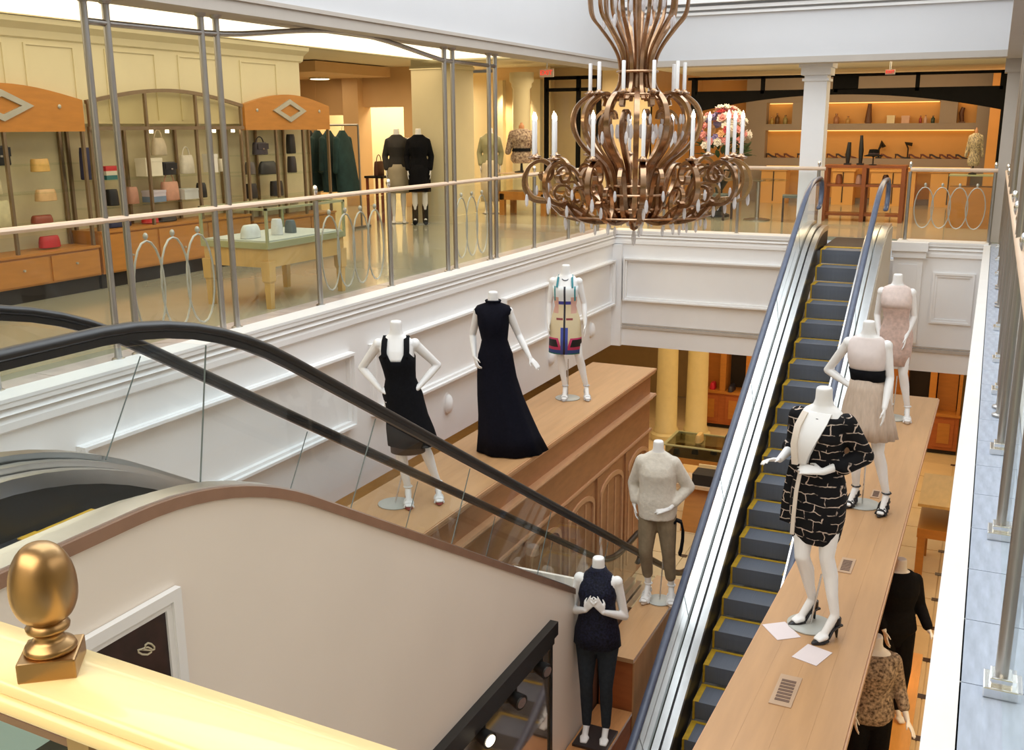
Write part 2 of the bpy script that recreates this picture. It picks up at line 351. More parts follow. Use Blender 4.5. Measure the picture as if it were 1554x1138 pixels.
# ------------------------------------------------------------------ far shop behind the far gallery
GREY = pm('taupe_shop_wall', (0.34, 0.29, 0.24), 0.6, var=0.04, scale=2)
AMBW = pm('amber_shop_wall', (0.74, 0.40, 0.12), 0.6, var=0.04, scale=2)
wsf = struct('wall_shop_far', MB().box(-5.3, 0.4, 24.3, 24.4, 0, 3).box(-4.829, -.451, 24.0, 24.3, 2.201, 2.9).box(-4.829, -.451, 24.0, 24.3, 1.59, 1.73).box(-4.829, -.451, 24.0, 24.3, .80, .98)
        .box(-5.3, -4.83, 24., 24.3, 0, 2.9).box(-4.25, -3.62, 24, 24.3, 1.731, 2.2).box(-1.17, -.83, 24, 24.3, 1.731, 2.2).box(-.45, .4, 24, 24.3, 0, 2.9).box(-4.829, -.451, 24, 24.3, 0, .1), GREY)
MB().box(-5.1, -.2, 24.285, 24.298, .1, 2.17).build('niche_lining', AMBW, wsf)
for (a, b, z) in ((-4.8, -4.28, 2.17), (-3.6, -1.2, 2.17), (-.8, -.47, 2.17), (-4.8, -.47, 1.57), (-4.8, -.47, .78)):
    MB().box(a, b, 24.2, 24.26, z, z + .018).build('shelf_light', SHELFLIT, wsf)
struct('wall_shop_side', MB().box(-6.6, -6.5, 20.6, 28, 0, 3).box(-6.5, -5.3, 24.6, 24.7, 0, 3), AMBW)
wsr = struct('wall_shop_right', MB().box(.32, .44, 20.6, 24.4, 0, 3).box(-.2, .32, 23.4, 23.5, 0, 3), AMBW)
st = thing('storefront_frame', (-2.8, 20.5, 0), 'black steel shop front with shallow arched beam behind the far gallery', 'shop front')
m = MB()
def arch(x0, x1, zt, zb_end, zb_mid, y0, y1, side):   # dark arched spandrel: thick at one end, thin at the other
    n = 12; pts = [(x0, zt), (x1, zt)]
    for i in range(n + 1):
        f = i / n; x = x1 + (x0 - x1) * f; u = f if side == 'r' else 1 - f
        pts.append((x, zb_mid + (zb_end - zb_mid) * (1 - u) ** 2))
    return MB().prism(pts, 'y', y0, y1)
arch(-5.6, -2.85, 2.36, 1.95, 2.26, 20.46, 20.54, 'l').build('arched_beam', BLACKM, st)
arch(-2.85, .02, 2.36, 1.95, 2.26, 20.46, 20.54, 'r').build('arched_beam', BLACKM, st)
MB().box(-5.7, .02, 20.46, 20.54, 2.58, 2.63).build('top_rail', BLACKM, st)
for x in (-5.55, -4.22, -2.85, -1.42, -.02): MB().box(x - .035, x + .035, 20.46, 20.54, 2.3, 2.63).build('strut', BLACKM, st)
MB().box(-5.62, -5.54, 20.45, 20.55, 0, 2.6).build('post', BLACKM, st)
MB().box(.0, .10, 20.45, 20.55, 0, 2.63).build('post', BLACKM, st)
MB().box(-2.9, -2.45, 20.42, 20.5, 2.36, 2.6).build('sign_box', BLACKM, st)
sd = thing('door_frame', (-8.2, 20.5, 0), 'slim black steel door frame beside the chandelier, far left corner', 'door frame')
for x in (-8.78, -8.05, -7.6): MB().box(x - .04, x + .04, 20.46, 20.54, 0, 2.72).build('post', BLACKM, sd)
for z in (2.42, 2.66): MB().box(-8.78, -7.6, 20.46, 20.54, z, z + .07).build('top_rail', BLACKM, sd)
MB().box(-8.74, -8.09, 20.49, 20.505, .05, 2.4).build('pane', GLASS, sd); MB().box(-8.01, -7.64, 20.49, 20.505, .05, 2.4).build('pane', GLASS, sd)
struct('wall_corner', MB().box(-7.55, -6.5, 20.55, 20.7, 0, 3).box(-9, -6.6, 23, 23.1, 0, 3), pm('warm_cream_wall', (0.8, .62, .36)))

# ------------------------------------------------------------------ lower level shell
lf = struct('floor_lower', MB().box(-14, 6, -2, 28, ZL - .1, ZL - .012), pm('lower_grout', (.70, .54, .31), .5, var=.06))
tl = MB().box(-.425, .425, -.425, .425, -.012, 0).build('floor_tile', LTILE, lf)
tl.location = (-0.6, 8.9, ZL)
dl = MB().obox((0, 0, 0.001), (.095, .095, .006), 0).build('tile_insert', LDOT, lf); dl.location = (-0.165, 9.335, ZL)
first = True
for i in range(-5, 2):
    for j in range(0, 13):
        if first: first = False; continue
        inst(tl, lf, (-0.6 + i * .865, 8.9 + j * .87, ZL)); inst(dl, lf, (-0.165 + i * .865, 9.335 + j * .87, ZL))
struct('wall_lower_far', MB().box(-14, 6, 22.5, 22.6, ZL, ZW), pm('lower_wall_tan', (.50, .36, .17), .6, var=.04))
struct('wall_lower_left', MB().box(-10.1, -10, -2, 24, ZL, ZW), pm('lower_wall_tan', (.50, .36, .17)))
LCOL = pm('lower_column_cream', (.74, .64, .34), .5, var=.03)
for x, y_ in ((-5.56, 19.2), (-5.02, 19.5)):
    struct('column', MB().lathe([(.30, ZL), (.30, ZL + .12), (.25, ZL + .16), (.25, ZL + .22), (.22, ZL + .27), (.20, ZW - .3), (.26, ZW - .2), (.28, ZW - .0)], (x, y_, 0), 24), LCOL, smooth=True)

# ================================================================== ESCALATORS
T30 = math.tan(R(30))
class Esc:
    """profile of an escalator running along y; s=+1 rises towards +y, s=-1 falls towards +y"""
    def __init__(e, c, s, flat_top, flat_bot):
        e.c, e.s, e.ft, e.fb = c, s, flat_top, flat_bot
        e.yt = c / T30 * 1.0 if s < 0 else c      # y where the nose line meets z = 0
        e.yb = e.yt - s * (-ZL) / T30
    def base(e, y, rt=0.55, rb=0.55):
        u = (y - e.yt) * e.s       # positive beyond the top
        if abs(u) < rt: return -T30 * (rt - u) ** 2 / (4 * rt)
        if u >= rt: return 0.0
        v = (y - e.yb) * e.s
        if abs(v) < rb: return ZL + T30 * (v + rb) ** 2 / (4 * rb)
        if v <= -rb: return ZL
        return u * T30
    def path(e, h, y0, y1, n=70, **k):
        return [(y0 + (y1 - y0) * i / n, e.base(y0 + (y1 - y0) * i / n, **k) + h) for i in range(n + 1)]
def newel(yz, d, r, n=8):      # half circle down and back from the end of a handrail; d = outward sign in y
    y, z = yz
    return [(y + d * r * math.sin(PI * i / n), z - r + r * math.cos(PI * i / n)) for i in range(1, n + 1)]
HPROF = [(.038 * math.cos(a), .022 * math.sin(a)) for a in [2 * PI * k / 10 for k in range(10)]]
def escalator(name, label, e, xs0, xs1, xh0, xh1, y0, y1, rub, hh=.95, joints=None):
    """xs0..xs1 steps, xh0/xh1 handrail centres, y0..y1 extent"""
    t = thing(name, ((xs0 + xs1) / 2, (y0 + y1) / 2, ZL), label, 'escalator')
    lo, hi = min(y0, y1), max(y0, y1)
    for xh, d in ((xh0, 1), (xh1, -1)):       # d: direction to the steps
        pts = e.path(hh, lo, hi)
        full = [(xh, y, z) for y, z in newel(pts[0], -1, .22)[::-1]] + [(xh, y, z) for y, z in pts] + [(xh, y, z) for y, z in newel(pts[-1], 1, .22)]
        MB().tube(full, 1, prof=HPROF).build('handrail', rub, t, smooth='all')
        g = MB().tube([(x, y, z - .034) for x, y, z in full[8:-8]], 1, prof=[(.016, -.014), (.016, .014), (-.016, .014), (-.016, -.014)]).build('handrail_guide', RUBBER, t)
        # glass balustrade, pane by pane
        jt = [lo + .05] + (joints[0] if d > 0 else joints[1]) + [hi - .05] if joints else [lo + .05 + (hi - lo - .1) * k / 7 for k in range(8)]
        for k in range(len(jt) - 1):
            a, b = jt[k] + .005, jt[k + 1] - .005
            sl_ = lambda y: 1.0 if e.base(y) > ZL + .15 and e.base(y) < -.12 else (.35 if -.12 <= e.base(y) < -.01 else 0)
            ya = [a + (b - a) * i / 10 for i in range(11)]
            poly = [(y, e.base(y) + .26) for y in ya] + [(y + .286 * (-e.s) * sl_(y), e.base(y + .286 * (-e.s) * sl_(y)) + .92) for y in ya[::-1]]
            MB().prism(poly, 'x', xh - .006, xh + .006).build('glass_pane', EGLASS, t)
            if k: MB().tube([(xh, poly[0][0] - .006, poly[0][1] + .05), (xh, poly[-1][0] - .006, poly[-1][1])], .0035, 6).build('pane_seal', pm('dark_glass_seal', (.16, .19, .18), .5, var=.05), t)
        xi = xs0 - .025 if d > 0 else xs1 + .025       # skirt plane
        dk = lambda h0, h1, xa, xb, nm, mt: MB().loft([[(xa, y, z + h0), (xb, y, z + h0), (xb, y, z + h1), (xa, y, z + h1)] for y, z in e.path(0, lo, hi)]).build(nm, mt, t, smooth=True)
        xm = xh + d * .012; half = xh + (xi - xh) * .5
        dk(.22, .30, xm, half - d * .006, 'inner_deck', DECK)
        dk(.20, .27, half + d * .010, xi, 'inner_deck', DECK)
        dk(.18, .24, half - d * .008, half + d * .012, 'deck_groove', BLACK)
        dk(-.22, .22, xi - d * .004, xi + d * .004 - d * .02, 'skirt_panel', BLACK)
        dk(.24, .33, xh - d * .012, xh - d * .108, 'outer_deck', DECK)
    # steps
    ns = int(-ZL / .2)
    sx = xs1 - xs0
    stp = None
    dep = .2 / T30
    for k in range(ns):
        z = -.2 * k - .0; yc = e.yt - e.s * dep * k     # nose of step k at z
        if stp is None:
            # local: nose at origin, tread extends behind (towards +s), riser faces -s
            m = MB()
            pr = [(0, 0), (e.s * (dep - .012), 0), (e.s * (dep - .012), -.03), (e.s * .05, -.03), (e.s * .075, -.19), (e.s * .02, -.19), (e.s * .004, -.06)]
            m.prism(pr, 'x', xs0 + .002, xs1 - .002)
            stp = m.build('step', STEP, None); stp.parent = t; stp.location = Vector((0, yc, z)) - ORG[t.name]; ORG[stp.name] = Vector()
            ye = MB().box(xs0 + .002, xs0 + .055, *sorted((0, e.s * (dep - .012))), 0, .005).box(xs1 - .03, xs1 - .002, *sorted((0, e.s * (dep - .012))), 0, .005).box(xs0 + .002, xs1 - .002, *sorted((e.s * (dep - .045), e.s * (dep - .012))), 0, .006).box(xs0 + .002, xs0 + .022, *sorted((-e.s * .004, e.s * .02)), -.19, .002).build('step_edge', YELLOW, stp)
        else:
            c = stp.copy(); COL.objects.link(c); c.location = Vector((0, yc, z)) - ORG[t.name]
            q = ye.copy(); COL.objects.link(q); q.parent = c
    # landing plates
    yt = e.yt + e.s * (dep + .01); yo = hi if e.s > 0 else lo
    a, b = sorted((yt, yo + e.s * .9))
    MB().box(xs0 - .02, xs1 + .02, a, b, -.05, .004).build('landing_plate', pm('dark_landing_plate', (.05, .05, .055), .4, .6, var=.1, scale=30), t)
    MB().box(xs0, xs1, *sorted((yt - e.s * .05, yt + e.s * .04)), -.01, .010).build('comb_plate', YELLOW, t)
    return t
e1 = Esc(14.72, 1, 0, 0)
esc_r = escalator('escalator', 'grey stepped escalator with yellow step edges rising beside the long right counter', e1, -2.11, -1.55, -2.30, -1.365, 6.3, 15.55, RUBBERB)
# side cladding and truss of the right escalator
for x0, x1, nm in ((-2.42, -2.40, 'side_cladding'), (-1.262, -1.245, 'side_cladding')):
    pts = e1.path(.28, 6.3, 15.6, 40)
    low = [(y, max(z - .28 - .95, ZL)) for y, z in pts[::-1]]
    MB().prism(pts + low, 'x', x0, x1).build(nm, pm('warm_cladding', (.60, .52, .40), .45, var=.02), esc_r)
MB().loft([[(-2.40, y, max(z - .9, ZL)), (-1.262, y, max(z - .9, ZL)), (-1.262, y, max(z - .84, ZL + .02)), (-2.40, y, max(z - .84, ZL + .02))] for y, z in e1.path(0, 6.3, 15.6, 40)]).build('truss_soffit', CLAD, esc_r)

e2 = Esc(1.81, -1, 0, 0)
esc_l = escalator('escalator', 'escalator with black handrails and beige side panel descending past the brass finial', e2, -3.62, -3.06, -3.81, -2.88, 1.05, 12.0, RUBBER, .985, ([3.42, 4.75, 6.1, 7.45, 8.8, 10.2], [3.06, 4.12, 5.2, 6.55, 7.9, 9.3, 10.6]))
pts = e2.path(.275, 1.0, 7.3, 60)
struct_poly = pts + [(7.3, ZL), (1.0, ZL)]
sidep = MB().prism(struct_poly, 'x', -2.80, -2.768).build('side_panel', CLAD, esc_l)
MB().loft([[(-2.755, y, z + .0), (-2.80, y, z + .0), (-2.80, y, z + .05), (-2.755, y, z + .05)] for y, z in e2.path(.27, 1.0, 7.32, 60)]).build('bronze_edge', BRONZE, esc_l)
# rounded return at the lower end of the panel
MB().loft([[(-2.80 + .036 * math.cos(a), 7.3 + .03 * math.sin(a), z) for a in [2 * PI * k / 10 for k in range(10)]] for z in (ZL, e2.base(7.3) + .275)]).box(-3.9, -2.80, 7.29, 7.32, ZL, -1.98).build('end_panel', CLAD, esc_l, smooth=True)
pts = e2.path(.26, 7.3, 12.0, 40)
MB().prism(pts + [(y, max(z - 1.1, ZL)) for y, z in pts[::-1]], 'x', -2.80, -2.775).build('lower_side_panel', BRONZE, esc_l)
pts = e2.path(.26, 1.0, 12.0, 60)
MB().prism(pts + [(y, max(z - 1.1, ZL)) for y, z in pts[::-1]], 'x', -3.93, -3.91).build('far_side_panel', CLAD, esc_l)
MB().box(-3.93, -2.76, .9, 1.05, -.3, .005).build('threshold', STEEL, esc_l)
struct('landing_bridge', MB().box(-4.0, -2.7, .55, 2.2, -.3, -.055), WHITE)

# framed poster on the side panel
fp = thing('framed_poster', (-2.765, 2.53, -.3), 'white framed dark poster with small pale flourish on the beige escalator side', 'poster')
y0, y1, z0, z1 = 1.95, 2.755, -.75, -.045
m = MB()
for k, (wd, d0, d1) in enumerate(((.045, 0, .03), (.028, .0, .018))):
    o_ = 0 if k == 0 else .045
    a0, a1, c0, c1 = y0 + o_, y1 - o_, z0 + o_, z1 - o_
    for q in ((a0, a1, c1 - wd, c1), (a0, a1, c0, c0 + wd), (a0, a0 + wd, c0 + wd, c1 - wd), (a1 - wd, a1, c0 + wd, c1 - wd)): m.box(-2.766, -2.765 + d1, *q)
m.build('frame', WHITE, fp)
MB().box(-2.766, -2.757, y0 + .07, y1 - .07, z0 + .07, z1 - .07).build('print', pm('dark_maroon_print', (.022, .008, .008), .35, var=.5, scale=14), fp)
fl_ = []
for i in range(17):
    a = i / 16; fl_.append((-2.754, 2.545 + .045 * math.sin(a * 11) * (1 - .4 * a) + a * .045, -.235 + .02 * math.cos(a * 14) + .012 * a))
MB().tube(fl_, .004, 5).build('pale_flourish', pm('pale_gilt_print', (.6, .52, .36), .5, var=.05), fp)

# black framed opening with track spotlights, lower on the panel
sh = thing('framed_mirror', (-2.765, 5.6, -2.0), 'black framed mirror panel with spotlights on a track, low on the beige escalator side', 'mirror')
y0, y1, z0, z1 = 4.3, 6.56, -3.7, -2.0
MB().box(-2.766, -2.70, y0, y1, z1 - .10, z1 + .01).box(-2.766, -2.745, y1 - .045, y1 - .001, z0 + .04, z1 - .10).box(-2.766, -2.74, y0, y0 + .04, z0 + .04, z1 - .10).box(-2.766, -2.74, y0, y1, z0, z0 + .04).build('frame', BLACK, sh)
MB().box(-2.766, -2.758, y0 + .03, y1 - .04, z0 + .03, z1 - .08).build('mirror_glass', pm('dim_mirror', (.62, .50, .40), .06, .85, var=.1, scale=3), sh)
MB().box(-2.74, -2.71, y0, y1 - .05, z1 - .155, z1 - .10).build('lamp_track', BLACK, sh)
for k, yy in enumerate((4.75, 5.32, 5.82, 6.28)):
    s_ = MB().cyl((-2.72, yy, z1 - .155), (-2.72, yy, z1 - .20), .012, n=8).tube([(-2.75, yy, z1 - .235), (-2.66, yy - .03, z1 - .245)], [.050, .060], 16).build('spotlight', BLACK, sh, smooth=True)
    MB().tube([(-2.662, yy - .0293, z1 - .2448), (-2.655, yy - .0317, z1 - .2456)], [.042, .042], 16).build('lens', LAMP if k == 1 else CHROME, s_)

# ================================================================== COUNTERS AND PLATFORMS
def planks(par, xa, xb, ya, yb, z0, z1, n, mat, nm='top_board', skew=None):
    for i in range(n):
        f0, f1 = i / n, (i + 1) / n
        x = lambda f, y: (xa[0] + (xb[0] - xa[0]) * f) if y == 0 else (xa[1] + (xb[1] - xa[1]) * f)
        g = .0003
        P = [(x(f0, 0) + g, ya), (x(f1, 0) - g, ya), (x(f1, 1) - g, yb), (x(f0, 1) + g, yb)]
        MB().hexa([(a, b, z0) for a, b in P] + [(a, b, z1) for a, b in P]).build(nm, mat, par)
ct = thing('display_counter', (-.75, 8.8, ZL), 'long oak topped display counter on the right, between escalator and marble walkway', 'counter')
ya, yb = 4.2, 13.2
xa0, xa1, xb0, xb1 = -1.20, -.96, -.455, -.355
planks(ct, (xa0, xa1), (xb0, xb1), ya, yb, -1.66, -1.6, 4, WOODT)
def quad(x0a, x0b, x1a, x1b, z0, z1): return MB().hexa([(x0a, ya, z0), (x1a, ya, z0), (x1b, yb, z0), (x0b, yb, z0), (x0a, ya, z1), (x1a, ya, z1), (x1b, yb, z1), (x0b, yb, z1)])
quad(xa0 - .008, xa1 - .008, xb0 + .012, xb1 + .012, -1.655, -1.612).build('edge_moulding', WOODM, ct)
quad(xa0 + .03, xa1 + .03, xb0 - .42, xb1 - .42, ZL, -1.66).build('body', WOODF, ct)
quad(xb0 - .06, xb1 - .06, xb0 - .012, xb1 - .012, -1.80, -1.66).build('fascia', WOODF, ct)
quad(xa0 + .015, xa1 + .015, xb0 - .40, xb1 - .40, -1.80, -1.75).build('moulding', WOODM, ct)
for i in range(9):
    f0, f1 = i / 9 + .012, (i + 1) / 9 - .012
    y0_, y1_ = ya + (yb - ya) * f0, ya + (yb - ya) * f1
    xr0, xr1 = xb0 - .42 + (xb1 - xb0) * f0, xb0 - .42 + (xb1 - xb0) * f1
    for (q0, q1) in ((-2.5, -1.86), (-4.3, -2.6)):
        MB().hexa([(xr0 - .01, y0_, q0), (xr0 + .015, y0_, q0), (xr1 + .015, y1_, q0), (xr1 - .01, y1_, q0), (xr0 - .01, y0_, q1), (xr0 + .015, y0_, q1), (xr1 + .015, y1_, q1), (xr1 - .01, y1_, q1)]).build('side_panel', WOODM, ct)

lc = thing('display_counter', (-4.5, 9, ZL), 'long panelled wooden display counter under the left wall, oak top', 'counter')
ya, yb = 3.6, 13.35
x0, x1 = -4.98, -4.04
planks(lc, (x0, x0), (x1, x1), ya, yb, -1.65, -1.6, 4, WOODT)
MB().box(x0 + .02, x1 - .06, ya, yb - .04, ZL, -1.65).build('body', WOODF, lc)
MB().box(x0, x1 + .012, ya, yb + .01, -1.635, -1.605).build('edge_moulding', WOODM, lc)
MB().prism([(x1 - .08, -1.65), (x1 + .0, -1.65), (x1 - .01, -1.675), (x1 - .04, -1.70), (x1 - .08, -1.71)], 'y', ya, yb).build('cove_moulding', WOODM, lc)
MB().prism([(x1 - .08, -1.96), (x1 + .015, -1.96), (x1 + .025, -1.985), (x1 - .02, -2.02), (x1 - .03, -2.05), (x1 - .08, -2.06)], 'y', ya, yb).build('belt_moulding', WOODM, lc)
MB().prism([(x1 - .08, -2.48), (x1 - .035, -2.48), (x1 - .03, -2.50), (x1 - .045, -2.53), (x1 - .08, -2.53)], 'y', ya, yb).build('mid_moulding', WOODM, lc)
nb = 9; bw = (yb - ya) / nb
for i in range(nb):
    a = ya + bw * i
    MB().box(x1 - .07, x1 - .035, a - .03, a + .05, ZL, -2.53).build('stile', WOODF, lc)
    xf = x1 - .04
    # arched lower panel
    y0_, y1_ = a + .12, a + bw - .10; n = 10; outer, inner = [], []
    for k in range(n + 1):
        u = PI * k / n; yc, rr = (y0_ + y1_) / 2, (y1_ - y0_) / 2
        outer.append((yc - rr * math.cos(u), -2.82 + rr * .42 * math.sin(u))); inner.append((yc - (rr - .045) * math.cos(u), -2.86 + (rr - .045) * .42 * math.sin(u)))
    rings = []
    loop_o = [(y0_, -4.2)] + outer + [(y1_, -4.2)]; loop_i = [(y0_ + .045, -4.15)] + inner + [(y1_ - .045, -4.15)]
    m = MB()
    for k in range(len(loop_o) - 1):
        A, B, C_, D = loop_o[k], loop_o[k + 1], loop_i[k + 1], loop_i[k]
        m.hexa([(x1 - .07, *A), (x1 - .07, *B), (x1 - .07, *C_), (x1 - .07, *D), (xf, *A), (xf, *B), (xf, *C_), (xf, *D)])
    m.build('arched_panel_moulding', WOODM, lc)
    for k in range(1, 3): MB().box(x1 - .065, x1 - .05, y0_ + (y1_ - y0_) * k / 3 - .015, y0_ + (y1_ - y0_) * k / 3 + .015, -4.15, -2.75).build('muntin', WOODM, lc)
dp = thing('display_platform', (-2.6, 8.4, ZL), 'oak topped platform with red-brown front carrying the sweater mannequin', 'platform')
planks(dp, (-2.755, -2.755), (-2.43, -2.43), 7.62, 9.35, -2.84, -2.80, 2, WOODT)
MB().box(-2.75, -2.44, 7.64, 9.33, ZL, -2.84).build('body', WOODR, dp); MB().box(-2.441, -2.428, 7.64, 9.33, ZL, -2.841).build('side_panel', pm('matt_oak', (.50, .27, .12), .7, var=.07, scale=3, stretch=(.5, 5, 1), spec=.15), dp)
dp2 = thing('display_platform', (-2.6, 7.1, ZL), 'lower red-brown wooden step under the jeans mannequin', 'platform')
MB().box(-2.75, -2.44, 6.62, 7.62, ZL, -3.34).build('body', WOODR, dp2); MB().box(-2.755, -2.43, 6.60, 7.62, -3.34, -3.31).build('top_board', pm('orange_oak', (.55, .25, .09), .35, var=.08, stretch=(4, .6, 1)), dp2)

# ================================================================== RAILINGS
def loops(par, ax, fixed, a0, a1, z0, z1, n=3, mat=None):
    """ornament of interlocking tall ovals set in front of the glass"""
    wd = (a1 - a0) / n
    for k in range(n):
        c = a0 + wd * (k + .5); pts = []
        for i in range(20):
            a = 2 * PI * i / 20; u = c + wd * .56 * math.sin(a); z = (z0 + z1) / 2 + (z1 - z0) / 2 * math.cos(a)
            pts.append((fixed, u, z) if ax == 'y' else (u, fixed, z))
        MB().tube(pts, .009, 6, closed=True).build('oval_ornament', EMBLEM, par, smooth=True)
        MB().ell((fixed, c, z1 + .035) if ax == 'y' else (c, fixed, z1 + .035), (.02, .02, .028), 8, 6).build('ornament_bead', EMBLEM, par, smooth=True)
def tall_post(par, x, y, ax='y', top=ZB + .01):
    MB().cyl((x, y, 0), (x, y, top), .027, n=12).build('post', STEEL, par, smooth=True)
    MB().lathe([(.05, 0), (.05, .012), (.03, .02), (.03, .03)], (x, y, 0.002), 12).build('post_foot', STEEL, par, smooth=True)
    MB().lathe([(.03, top - .04), (.045, top - .03), (.05, top)], (x, y, 0), 12).build('post_collar', STEEL, par, smooth=True)
def short_post(par, x, y, h=1.02, box=False):
    MB().cyl((x, y, 0), (x, y, h), .026, n=12).build('post', STEEL, par, smooth=True)
    if box: MB().obox((x, y, .018), (.11, .12, .034)).obox((x, y, .045), (.075, .08, .03)).build('post_foot', CHROME, par, bevel=.004)
    else: MB().lathe([(.045, 0), (.045, .012), (.03, .02)], (x, y, .002), 12).build('post_foot', STEEL, par, smooth=True)
    MB().lathe([(.012, h + .05), (.022, h + .08), (.026, h + .11), (.018, h + .14), (.004, h + .15)], (x, y, 0), 10).build('finial', CHROME, par, smooth=True)
RX = XL - .2
rl = thing('glass_railing', (RX, 8, 0), 'glass railing with pale handrail and twin steel posts along the left gallery', 'railing')
ys_tall = (5.50, 5.70, 6.68, 6.86, 10.72, 10.92, 11.88, 12.06)
ys_short = (4.45, 8.1, 9.42, 13.3, 14.6, 15.9, 3.1, 1.8)
for y in ys_tall: tall_post(rl, RX, y)
for y in ys_short: short_post(rl, RX, y)
MB().tube([(RX, .9, 1.05), (RX, 15.95, 1.05)], 1, prof=[(.035 * math.cos(a), .024 * math.sin(a)) for a in [2 * PI * k / 10 for k in range(10)]]).build('handrail', RAILW, rl, smooth=True)
edges = sorted((1.8, 3.1, 4.45, 5.50, 5.70, 6.68, 6.86, 8.1, 9.42, 10.72, 10.92, 11.88, 12.06, 13.3, 14.6, 15.9))
for a, b in zip(edges[:-1], edges[1:]):
    if b - a > .4: MB().box(RX - .006, RX + .006, a + .035, b - .035, .04, 1.0).build('pane', GLASS, rl)
loops(rl, 'y', RX - .02, 5.76, 6.62, .12, .86); loops(rl, 'y', RX - .02, 8.2, 9.3, .12, .86, 4); loops(rl, 'y', RX - .02, 10.98, 11.82, .12, .86)
tb = [(5.50, 2.44), (5.7, 2.44), (6.7, 2.45), (6.95, 2.46)]
for i in range(1, 16):
    f = i / 16; tb.append((6.95 + (10.65 - 6.95) * f, 2.46 + .15 * math.sin(PI * f) ** 1.3))
tb += [(10.7, 2.45), (10.92, 2.45), (12.06, 2.45)]
MB().tube([(RX, y, z) for y, z in tb], .024, 10).build('arched_tube', STEEL, rl, smooth='all')
fr = thing('glass_railing', (-4, YF + .2, 0), 'glass railing along the far gallery edge left of the escalator', 'railing')
FY = YF + .2
for x in (-5.85, -4.9, -3.68, -2.45): short_post(fr, x, FY)
MB().tube([(-5.9, FY, 1.05), (-2.35, FY, 1.05)], 1, prof=[(.024 * math.cos(a), .03 * math.sin(a)) for a in [2 * PI * k / 10 for k in range(10)]]).build('handrail', RAILW, fr, smooth=True)
for a, b in ((-5.85, -4.9), (-4.9, -3.68), (-3.68, -2.45)): MB().box(a + .035, b - .035, FY - .006, FY + .006, .04, 1.0).build('pane', GLASS, fr)
fr2 = thing('glass_railing', (-.5, FY, 0), 'short glass railing with oval ornaments right of the escalator top', 'railing')
for x in (-1.13, .02): short_post(fr2, x, FY)
MB().tube([(-1.13, FY, 1.05), (.05, FY, 1.05)], 1, prof=[(.024 * math.cos(a), .03 * math.sin(a)) for a in [2 * PI * k / 10 for k in range(10)]]).build('handrail', RAILW, fr2, smooth=True)
MB().box(-1.09, -.02, FY - .006, FY + .006, .04, 1.0).build('pane', GLASS, fr2)
loops(fr2, 'x', FY - .02, -1.02, -.08, .2, .8, 4)
rr = thing('glass_railing', (.19, 8, 0), 'glass railing with steel posts and square feet along the blue marble walkway', 'railing')
for y in (3.17, 4.5, 5.75, 7.1, 8.1, 9.4, 12.9, 14.3, 15.8): short_post(rr, .175, y, box=True)
for y in (6.5, 6.7, 10.6, 10.8, 11.8, 12.0): tall_post(rr, .175, y)
MB().tube([(.175, 1.6, 1.05), (.175, 16.2, 1.05)], 1, prof=[(.035 * math.cos(a), .024 * math.sin(a)) for a in [2 * PI * k / 10 for k in range(10)]]).build('handrail', RAILW, rr, smooth=True)
ed = sorted((1.8, 3.17, 4.5, 5.75, 7.1, 8.1, 9.4, 10.6, 12.0, 12.9, 14.3, 15.8))
for a, b in zip(ed[:-1], ed[1:]): MB().box(.169, .181, a + .035, b - .035, .06, 1.0).build('pane', GLASS, rr)

# ---- foreground banister
bn = thing('wooden_banister', (-1.0, .9, 0), 'honey pine banister rail in the foreground, finial on its top', 'banister')
d_ = Vector((.70, -.028, 0)).normalized(); n_ = Vector((-d_.y, d_.x, 0)); c0 = Vector((-1.165, .903, 0))
def bp(u, v, z): p = c0 + d_ * u + n_ * v; return (p.x, p.y, z)
bprof = [(.062, .925), (.062, .948), (.058, .952), (-.052, .952), (-.060, .945), (-.062, .936), (-.058, .931), (-.066, .927), (-.071, .918), (-.068, .909), (-.052, .903), (.05, .903), (.062, .912)]
MB().loft([[bp(u, v, z) for v, z in bprof] for u in (-1.6, 1.12)]).build('handrail', WOODB, bn, smooth=True)
for u in (-.62, .085, .75):
    MB().loft([[bp(u + a, v, z) for a, v in ((-.022, -.03), (.022, -.03), (.022, .005), (-.022, .005))] for z in (.0, .905)]).build('baluster_post', pm('dull_brass_post', (.50, .34, .16), .45, .5, var=.06), bn)
MB().loft([[bp(u, v, z) for v, z in ((.0, .06), (.012, .06), (.012, .845), (.0, .845))] for u in (-1.5, 1.1)]).build('glass_panel', glass('teal_glass', (.72, .86, .82), .8), bn)
MB().loft([[bp(u, v, z) for v, z in ((-.012, .838), (.024, .838), (.024, .85), (-.012, .85))] for u in (-1.5, 1.1)]).build('glass_channel', BRONZE, bn)
fn = thing('brass_finial', bp(.012, .0, .952), 'egg shaped antique brass finial on a square plinth', 'finial')
p = bp(.012, .0, .952)
MB().obox((p[0], p[1], .966), (.078, .078, .03), math.atan2(d_.y, d_.x) + R(40)).build('plinth', GOLD, fn, bevel=.003)
MB().lathe([(.034, .981), (.036, .985), (.033, .991), (.024, .996), (.019, 1.003), (.021, 1.010), (.029, 1.014), (.030, 1.019), (.024, 1.024), (.022, 1.028)], (p[0], p[1], 0), 28).build('turned_neck', GOLD, fn, smooth='all')
MB().lathe([(.0215 if i == 0 else .0455 * math.sin(PI * (i + 1.6) / 17.6) ** .85, 1.026 + .118 * (1 - math.cos(PI * i / 16)) / 2) for i in range(17)], (p[0], p[1], 0), 32).build('egg', GOLD, fn, smooth='all')

